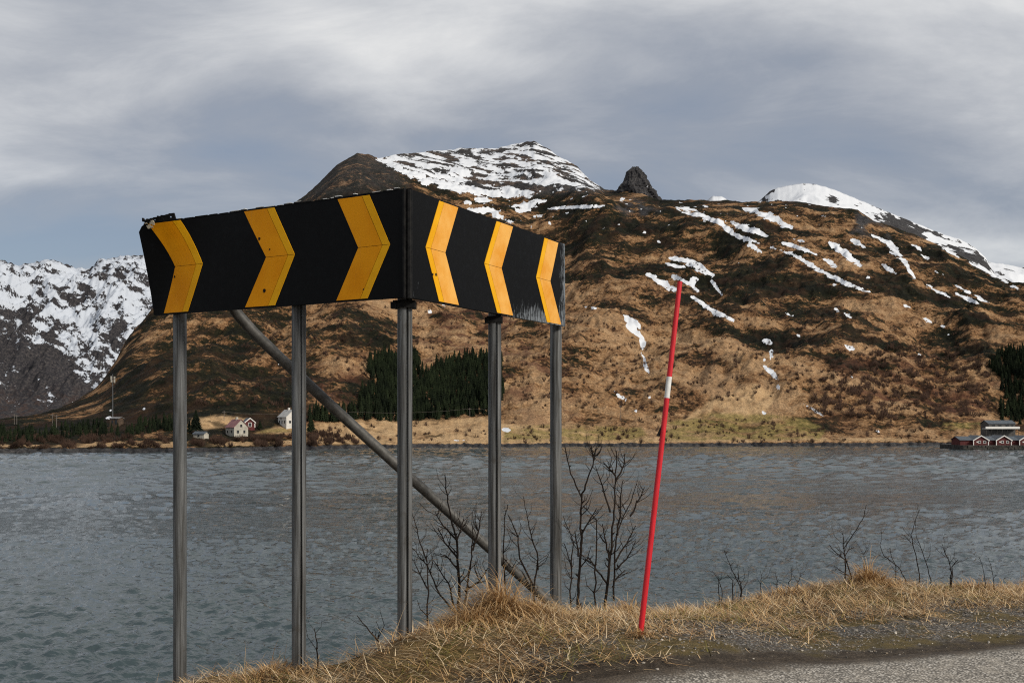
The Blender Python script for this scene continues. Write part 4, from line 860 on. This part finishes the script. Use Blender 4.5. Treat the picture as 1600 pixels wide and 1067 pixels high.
# ------------------------------------------------------------------ bare saplings on the bank
M_TWIG = mottled((.008, .006, .0045), (.026, .018, .014), 14, .9, .3, .003, spec=.15)
M_TWIG_PALE = mottled((.10, .07, .045), (.20, .15, .10), 14, .9, .3, .003)
def sapling(label, Y, stems, sc, org, thick=.0075, twigs=5, seed=0, mat=None):
    r = random.Random(seed); f0 = stems[0][0]; thick *= .70 if Y > 7.65 else 1.22
    thick *= 1.12; twigs += 3
    base = ray(org[0] + f0[0] / sc, org[1] + f0[1] / sc, Y)
    zb = float(ground_z(base.x, base.y)); t = empty('bare_sapling', (base.x, base.y, zb))
    off = Vector(t.location); mains = []
    for i, st in enumerate(stems):
        dy0 = r.uniform(-.12, .12); dy1 = dy0 + r.uniform(-.25, .25)
        P = [ray(org[0] + a / sc, org[1] + b / sc, Y + (0 if i == 0 and k == 0 else dy0 + (dy1 - dy0) * k / len(st))) - off for k, (a, b) in enumerate(st)]
        low = st[0][1] / sc + org[1]
        isstem = i == 0 or P[0].z < .22
        if isstem and P[0].z > -.15:
            gz = float(ground_z(P[0].x + off.x, P[0].y + off.y)) - off.z - .04
            P = [Vector((P[0].x, P[0].y, min(gz, P[0].z - .03)))] + P
        Q = []
        for k in range(len(P) - 1):                      # small kinks
            for j in range(4):
                v = P[k].lerp(P[k + 1], j / 4); ln_ = (P[k + 1] - P[k]).length
                Q.append(v + Vector((r.gauss(0, 1), r.gauss(0, 1), 0)) * (ln_ * .018 if j else 0))
        Q.append(P[-1]); n = len(Q)
        th = thick * (1.0 if isstem else .62)
        R_ = [th * (1 - .72 * k / n) for k in range(n)]
        par = t if isstem or not mains else min(mains, key=lambda o_: o_[1])[0]
        o = MB(); o.tube(Q, R_, 6)
        for k in range(1, n, 2):                         # buds
            if r.random() < .5: v = Q[k]; dq = Vector((r.uniform(-1, 1), r.uniform(-1, 1), .8)).normalized() * R_[k] * 2.2; o.tube([v, v + dq * 1.2, v + dq * 2], [R_[k] * .7, R_[k] * .8, R_[k] * .2], 4)
        tw = MB(); nt = 0
        for q_ in range(twigs):
            k = r.randrange(n // 3, n - 1); v = Q[k]; dr = (Q[k + 1] - Q[k]).normalized()
            sd2 = Vector((r.choice((-1, 1)) * r.uniform(.4, .9), r.uniform(-.6, .6), 0)); ln_ = r.uniform(.05, .19)
            e1 = v + (dr * .8 + sd2).normalized() * ln_ * .5; e2 = e1 + (dr * 1.2 + sd2 * .5).normalized() * ln_ * .5
            tw.tube([v, e1, e2], [R_[k] * .55, R_[k] * .4, R_[k] * .22], 4); nt += 1
        ob = o.build('stem' if isstem else 'branch', mat or M_TWIG, t if isstem else par)
        if nt: tag(tw.build('twigs', mat or M_TWIG, ob), kind='stuff')
        if isstem: mains.append((ob, i))
    tag(t, label, 'sapling', 'leafless saplings along the bank')
A0 = (620, 680); a3 = 3.333
sapling('bushy leafless sapling between the corner post and the next post', 6.75, [[(322,955),(325,800),(320,690),(312,540),(290,470),(265,350),(250,205)],[(340,950),(365,800),(385,660),(395,550),(395,470)],[(310,930),(225,830),(160,680),(80,585)],[(300,900),(270,770),(190,650)],[(355,810),(430,760),(475,690)],[(312,545),(240,470),(200,400)],[(312,545),(330,500),(350,430)],[(395,600),(425,500),(440,395)],[(318,640),(250,560),(215,480)],[(318,700),(270,640),(245,620)]], a3, A0, .0085, 6, 1)
sapling('slim leafless sapling just right of the corner post', 6.45, [[(163,1000),(160,760),(160,590)],[(158,660),(120,560),(95,460),(80,400)],[(160,800),(110,700),(80,640)]], a3, A0, .0058, 5, 2)
sapling('forked leafless sapling between the two right posts', 7.2, [[(716,925),(715,790),(640,640),(632,530),(580,415)],[(715,790),(735,640),(700,520),(680,430),(657,315)],[(735,700),(738,640)]], a3, A0, .0075, 4, 3)
sapling('thin leafless sapling close behind the middle right post', 7.0, [[(565,800),(555,670),(560,440),(577,360)],[(557,640),(600,690),(630,640)]], a3, A0, .005, 4, 4)
sapling('tall leafless sapling right of the outer right post', 7.45, [[(945,935),(945,780),(960,600),(957,450),(963,325),(905,200),(875,55)],[(963,325),(990,240),(1025,130),(1010,50)],[(1025,130),(1040,60)],[(960,520),(1000,450),(1040,380)],[(945,630),(928,500)]], a3, A0, .009, 4, 5)
sapling('leafless sapling touching the outer right post', 7.35, [[(905,930),(910,690),(870,560)],[(910,690),(920,560),(868,420)]], a3, A0, .0062, 4, 6)
sapling('single crooked leafless stem between two taller saplings', 7.5, [[(1035,880),(1038,650),(1040,440),(970,365)],[(1038,700),(995,630)]], a3, A0, .0058, 4, 7)
sapling('densest leafless sapling just left of the red marker', 7.55, [[(1085,870),(1105,690),(1120,560),(1130,400),(1140,240),(1143,80)],[(1130,860),(1135,600),(1150,500),(1180,420),(1225,330),(1250,250)],[(1140,240),(1185,150),(1185,95)],[(1135,660),(1200,560),(1245,470)],[(1140,700),(1200,640),(1245,550)],[(1215,420),(1265,330),(1290,270)],[(1112,400),(1070,260),(1035,160)],[(1105,640),(1085,540),(1070,460)],[(1140,210),(1075,140)],[(1095,770),(1030,680),(995,630)],[(1130,760),(1190,700)],[(1150,520),(1165,330),(1180,230)]], a3, A0, .009, 5, 8)
B0_ = (1100, 760); b3 = 3.2
sapling('leafless sapling with one long curved shoot beside the big right tuft', 8.2, [[(740,460),(705,350),(700,310),(760,220),(800,150),(812,90)],[(705,365),(660,330),(625,290)],[(705,350),(720,320),(750,300)],[(697,310),(695,220)],[(730,450),(650,395)]], b3, B0_, .0085, 2, 9)
sapling('small forked twig behind the big right tuft', 8.5, [[(806,400),(800,340),(760,280)],[(800,340),(830,280)]], b3, B0_, .0045, 2, 10)
sapling('leafless shoot leaning left from the right bank', 8.3, [[(1010,470),(970,400),(900,345),(880,290),(890,220)],[(960,400),(930,310)]], b3, B0_, .006, 2, 11)
sapling('left of two tall leafless shoots on the right bank', 8.45, [[(1078,440),(1050,310),(1035,240),(1060,160),(1080,115)],[(1035,280),(1000,240)]], b3, B0_, .007, 2, 12)
sapling('right of two tall leafless shoots on the right bank', 8.4, [[(1135,465),(1100,350),(1065,260),(1058,170)]], b3, B0_, .006, 2, 13)
sapling('forked blunt leafless shrub near the right picture edge', 8.2, [[(1222,550),(1238,430),(1225,370),(1205,330),(1190,285)],[(1240,400),(1270,365)],[(1205,330),(1205,300)]], b3, B0_, .008, 1, 14)
sapling('broken leafless shrub at the left end of the right bank', 7.75, [[(180,495),(140,420),(100,315)],[(110,335),(122,320)],[(145,470),(115,440)],[(185,490),(165,430)]], b3, B0_, .0065, 2, 15)
sapling('short leafless shrub lowest on the bank right of the marker', 7.7, [[(90,515),(70,460),(40,420)],[(75,470),(90,455)]], b3, B0_, .005, 2, 16)
for i, (x0, y0, x1, y1, lab) in enumerate(((283,495,283,420,'short bare stub on the bank left of centre of the right verge'),(425,505,440,400,'bare stub left of the big right tuft'),(365,500,355,425,'thin bare stub between two stubs on the right verge'),(470,480,485,425,'short bare stub nearest the big right tuft'),(1450,475,1420,350,'slanting bare stick near the right picture edge'),(1405,460,1375,345,'bare stick left of the slanting one near the right edge'),(650,615,640,560,'short dark stub in the straw below the big right tuft'),(505,620,490,550,'short dark stub in the middle of the right straw'),(560,690,550,630,'lowest dark stub in the right straw'))):
    sapling(lab, 8.0 if y0 < 540 else 7.2, [[(x0, y0), ((x0 + x1) / 2 + 4, (y0 + y1) / 2), (x1, y1)]], b3, B0_, .005, 1, 30 + i)
sapling('dark slanting twig right of the second sign post', 5.75, [[(1195,495),(1140,430),(1080,355)]], 3.2, (220, 850), .005, 1, 50)
sapling('dark upright twig right of the second sign post', 5.8, [[(882,545),(876,470),(868,420)]], 3.2, (220, 850), .004, 0, 51)

# ------------------------------------------------------------------ grass, gravel
STRAW = np.array([(.60,.42,.22),(.46,.28,.125),(.70,.55,.35),(.30,.165,.065),(.15,.08,.035),(.50,.32,.14)])
GREEN = np.array([(.19,.165,.035),(.28,.22,.055),(.11,.105,.025)])
def blades(name, base, length, lean, width, cols, seed, droop=1.0, az=None, nseg=4):
    r = np.random.default_rng(seed); N = len(base)
    az = r.uniform(0, 6.283, N) if az is None else az
    out = np.stack([np.cos(az), np.sin(az), 0 * az], -1); side = np.stack([-np.sin(az), np.cos(az), 0 * az], -1)
    V = np.empty((N, nseg * 2 + 1, 3)); p = base.copy(); tilt = lean.copy()
    tw = r.normal(0, .25, N)
    for k in range(nseg):
        wd = (width * (1 - .75 * k / nseg))[:, None]
        V[:, 2 * k] = p - side * wd; V[:, 2 * k + 1] = p + side * wd
        p = p + (out * np.sin(tilt)[:, None] + np.array([0, 0, 1]) * np.cos(tilt)[:, None] + side * tw[:, None] * .4 * k / nseg) * (length / nseg)[:, None]
        tilt = tilt + droop * r.uniform(.05, .45, N)
    V[:, -1] = p
    s_ = np.arange(N)[:, None] * (2 * nseg + 1); Fc = []
    for k in range(nseg - 1):
        a_ = s_ + 2 * k; Fc += [np.concatenate([a_, a_ + 1, a_ + 3], 1), np.concatenate([a_, a_ + 3, a_ + 2], 1)]
    a_ = s_ + 2 * (nseg - 1); Fc.append(np.concatenate([a_, a_ + 1, a_ + 2], 1))
    return make_mesh(name, V.reshape(-1, 3), np.concatenate(Fc), False, None, dict(col=np.repeat(cols, 2 * nseg + 1, 0)))
def grass_fn(t, b):
    t.put(b.inputs['Base Color'], t.attr('col', 'Color'))
    b.inputs['Roughness'].default_value = .7
M_GRASS = M('dry_grass', (.4, .3, .15), .7, 0, grass_fn, .25)
def pick(pal, n, r): return pal[r.integers(0, len(pal), n)] * r.uniform(.65, 1.2, (n, 1))
def scatter(n, seed, keepf, x0=-3.4, x1=6.4, y0=4.3, y1=9.6):
    r = np.random.default_rng(seed); x = r.uniform(x0, x1, n); y = r.uniform(y0, y1, n)
    px = 800 + x / y * F; ok = (px > -60) & (px < 1660); x, y = x[ok], y[ok]
    k = r.random(len(x)) < keepf(x, y); return x[k], y[k]
def onground(x, y, dz=-.01): return np.stack([x, y, ground_z(x, y) + dz], -1)
patch = lambda x, y, s=1.0, sd=901: fbm(x / s, y / s, 3, sd)
# matted dead grass lying on the verge
def dens(x, y):
    c = crest_d(x, y) + .45 * patch(x, y, .5); lim = np.interp(x, [-2.5, -.5, .8, 2, 6], [-1.2, -.95, -1.35, -1.35, -1.25])
    return sstep(c, lim - .25, lim + .3) * (1 - sstep(c, .35, .8)) * (.45 + .55 * sstep(patch(x, y, .28, 921), -.22, .16))
r1 = np.random.default_rng(1001)
x, y = scatter(185000, 1, dens); N = len(x)
gm = sstep(patch(x, y, .6, 911), .02, .35)[:, None]
cols = np.where(r1.random((N, 1)) < gm * .38, pick(GREEN, N, r1), pick(STRAW, N, r1))
g1 = link('dead_grass', blades('dead_grass', onground(x, y, .0) + np.stack([0 * x, 0 * x, r1.uniform(0, .022, len(x))], -1), r1.uniform(.04, .19, N), r1.uniform(1.0, 1.56, N), r1.uniform(.0012, .0030, N), cols, 2, .14), M_GRASS)
tag(g1, 'matted dead straw lying along the verge', kind='stuff')
x, y = scatter(26000, 3, lambda x, y: dens(x, y) * sstep(patch(x, y, .45, 931), -.15, .35) * .8); N = len(x)
gm = sstep(patch(x, y, .6, 911), .0, .3)[:, None]
cols = np.where(r1.random((N, 1)) < gm * .5, pick(GREEN, N, r1), pick(STRAW, N, r1))
g2 = link('standing_grass', blades('standing_grass', onground(x, y), r1.uniform(.025, .085, N), r1.uniform(.2, 1.0, N), r1.uniform(.001, .0022, N), cols, 4, .8), M_GRASS)
tag(g2, 'short upright grass on the crest of the bank', kind='stuff')
x, y = scatter(3000, 5, lambda x, y: sstep(crest_d(x, y), -.5, -.05) * (1 - sstep(crest_d(x, y), .2, .5)) * .6); N = len(x)
g3 = link('grass_stalks', blades('grass_stalks', onground(x, y), r1.uniform(.10, .34, N) * r1.uniform(.5, 1, N), r1.uniform(.0, .5, N), r1.uniform(.001, .002, N), pick(STRAW, N, r1), 6, .35), M_GRASS)
tag(g3, 'thin pale stalks standing along the bank edge', kind='stuff')
x, y = scatter(52000, 7, lambda x, y: sstep(road_d(x, y) + .3 * patch(x, y, .4), .2, .6) * (1 - sstep(crest_d(x, y), -1.0, -.5)) * (.25 + .6 * sstep(patch(x, y, .4, 941), -.15, .30))); N = len(x)
g4 = link('loose_straw', blades('loose_straw', onground(x, y, .004), r1.uniform(.03, .12, N), r1.uniform(1.2, 1.56, N), r1.uniform(.001, .002, N), pick(STRAW, N, r1), 8, .06), M_GRASS)
tag(g4, 'loose straw strewn over the gravel', kind='stuff')
def tuft(px, py, Y, rad, h, n, label, seed, az0=None):
    r = np.random.default_rng(seed); b = ray(px, py, Y); gz = float(ground_z(b.x, b.y))
    t = empty('grass_tuft', (b.x, b.y, gz))
    q = r.normal(0, .42, (n, 2)) * rad * np.array([1.25, .8]) + (r.integers(0, 3, n)[:, None] - 1) * np.array([.3, .12]) * rad; hh = np.hypot(q[:, 0], q[:, 1])
    base = np.stack([q[:, 0], q[:, 1], ground_z(q[:, 0] + b.x, q[:, 1] + b.y) - gz + .45 * h * np.clip(1 - (hh / rad) ** 2, 0, 1) * r.uniform(.0, 1, n)], -1)
    az = np.arctan2(q[:, 1], q[:, 0]) + r.normal(0, .7, n)
    if az0 is not None: az = np.where(r.random(n) < .45, az0 + r.normal(0, .5, n), az)
    lean = np.clip(.45 + hh / rad * .8 + r.normal(0, .35, n), 0, 1.55)
    me = blades('blades', base, h * np.clip(r.lognormal(-.3, .4, n), .25, 1.9), lean, r.uniform(.0014, .0030, n), pick(STRAW[[0, 1, 1, 3, 3, 5]], n, r), seed, 1.2, az, 5)
    tag(link('blades', me, M_GRASS, t), kind='stuff')
    th = np.linspace(0, 6.283, 15)[:-1]
    V = [(rad * .75 * k_ * math.cos(a_) * (1 + .15 * math.sin(3 * a_ + k_)), rad * .75 * k_ * math.sin(a_), float(ground_z(b.x + rad * .75 * k_ * math.cos(a_), b.y + rad * .75 * k_ * math.sin(a_))) - gz - .02 + .30 * h * (1 - k_ ** 2)) for k_ in (.15, .4, .7, 1.0) for a_ in th]
    Fc = [(i * 14 + k, i * 14 + (k + 1) % 14, i * 14 + 14 + (k + 1) % 14, i * 14 + 14 + k)[::-1] for i in range(3) for k in range(14)] + [tuple(range(14))]
    link('root_mound', MB().add(V, Fc).build('m_tmp', M_GROUND).data, None, t); bpy.data.objects.remove(bpy.data.objects['m_tmp'])
    tag(t, label, 'grass tuft', 'dry grass tufts on the bank')
tuft(782, 962, 6.15, .22, .26, 2000, 'large drooping straw tuft at the foot of the middle right post', 61, math.pi)
tuft(735, 985, 5.95, .20, .15, 1000, 'lower straw tuft spilling left from the large one', 62, math.pi)
tuft(985, 952, 7.1, .16, .15, 1000, 'brown straw tuft just left of the red marker', 63)
tuft(1358, 915, 8.1, .17, .19, 1200, 'tallest straw tuft on the right bank', 64)
tuft(1225, 920, 7.9, .28, .09, 800, 'low broad straw tuft left of the tallest right one', 65)
tuft(1530, 918, 8.2, .34, .11, 1000, 'broad straw tuft near the right picture edge', 66)
tuft(1000, 996, 5.58, .07, .07, 240, 'small pale tuft around the foot of the red marker', 67)
tuft(420, 1055, 5.95, .24, .12, 900, 'low tuft between the first two sign posts', 68)
tuft(830, 985, 6.2, .25, .10, 1000, 'flat straw tuft right of the large drooping one', 69)
# gravel
def stones(n, seed, keepf, s0, s1, name, label):
    x, y = scatter(n, seed, keepf); N = len(x); r = np.random.default_rng(seed + 1)
    ico = np.array([(0,0,1),(.894,0,.447),(.276,.851,.447),(-.724,.526,.447),(-.724,-.526,.447),(.276,-.851,.447),(.724,.526,-.447),(-.276,.851,-.447),(-.894,0,-.447),(-.276,-.851,-.447),(.724,-.526,-.447)])
    fi = np.array([(0,1,2),(0,2,3),(0,3,4),(0,4,5),(0,5,1),(1,6,2),(2,7,3),(3,8,4),(4,9,5),(5,10,1),(6,7,2),(7,8,3),(8,9,4),(9,10,5),(10,6,1)])
    sz = s0 * (s1 / s0) ** (r.random(N) ** 2.2); a_ = r.uniform(0, 6.28, N)
    v = ico[None] * r.uniform(.7, 1.3, (N, 11, 1)) * (sz[:, None] * np.ones(3) * np.stack([r.uniform(.8, 1.3, N), r.uniform(.8, 1.2, N), r.uniform(.5, .9, N)], -1))[:, None]
    c_, s_ = np.cos(a_)[:, None], np.sin(a_)[:, None]
    v = np.stack([v[..., 0] * c_ - v[..., 1] * s_, v[..., 0] * s_ + v[..., 1] * c_, v[..., 2]], -1)
    V = v + np.stack([x, y, ground_z(x, y) + sz * .25], -1)[:, None]
    Fc = (fi[None] + (np.arange(N) * 11)[:, None, None]).reshape(-1, 3)
    base = np.array([(.21,.19,.165),(.13,.118,.10),(.29,.26,.22),(.42,.38,.32),(.07,.062,.052),(.24,.19,.135)])[r.integers(0, 6, N)] * r.uniform(.7, 1.2, (N, 1))
    tag(link(name, make_mesh(name, V.reshape(-1, 3), Fc, False, None, dict(col=np.repeat(base, 11, 0))), M_STONES), label, kind='stuff')
M_STONES = M('gravel', (.2, .2, .2), .9, 0, grass_fn, .2)
stones(75000, 71, lambda x, y: sstep(road_d(x, y) + .3 * patch(x, y, .6), .16, .42) * (1 - sstep(crest_d(x, y) + .4 * patch(x, y, .5), -.95, -.45)) * .55, .0025, .0105, 'gravel', 'loose grey gravel between the grass and the road')
stones(16000, 73, lambda x, y: (1 - sstep(np.abs(road_d(x, y) - .2), .1, .5)) * .30, .0025, .010, 'gravel', 'fine grit in the dirt along the road edge')
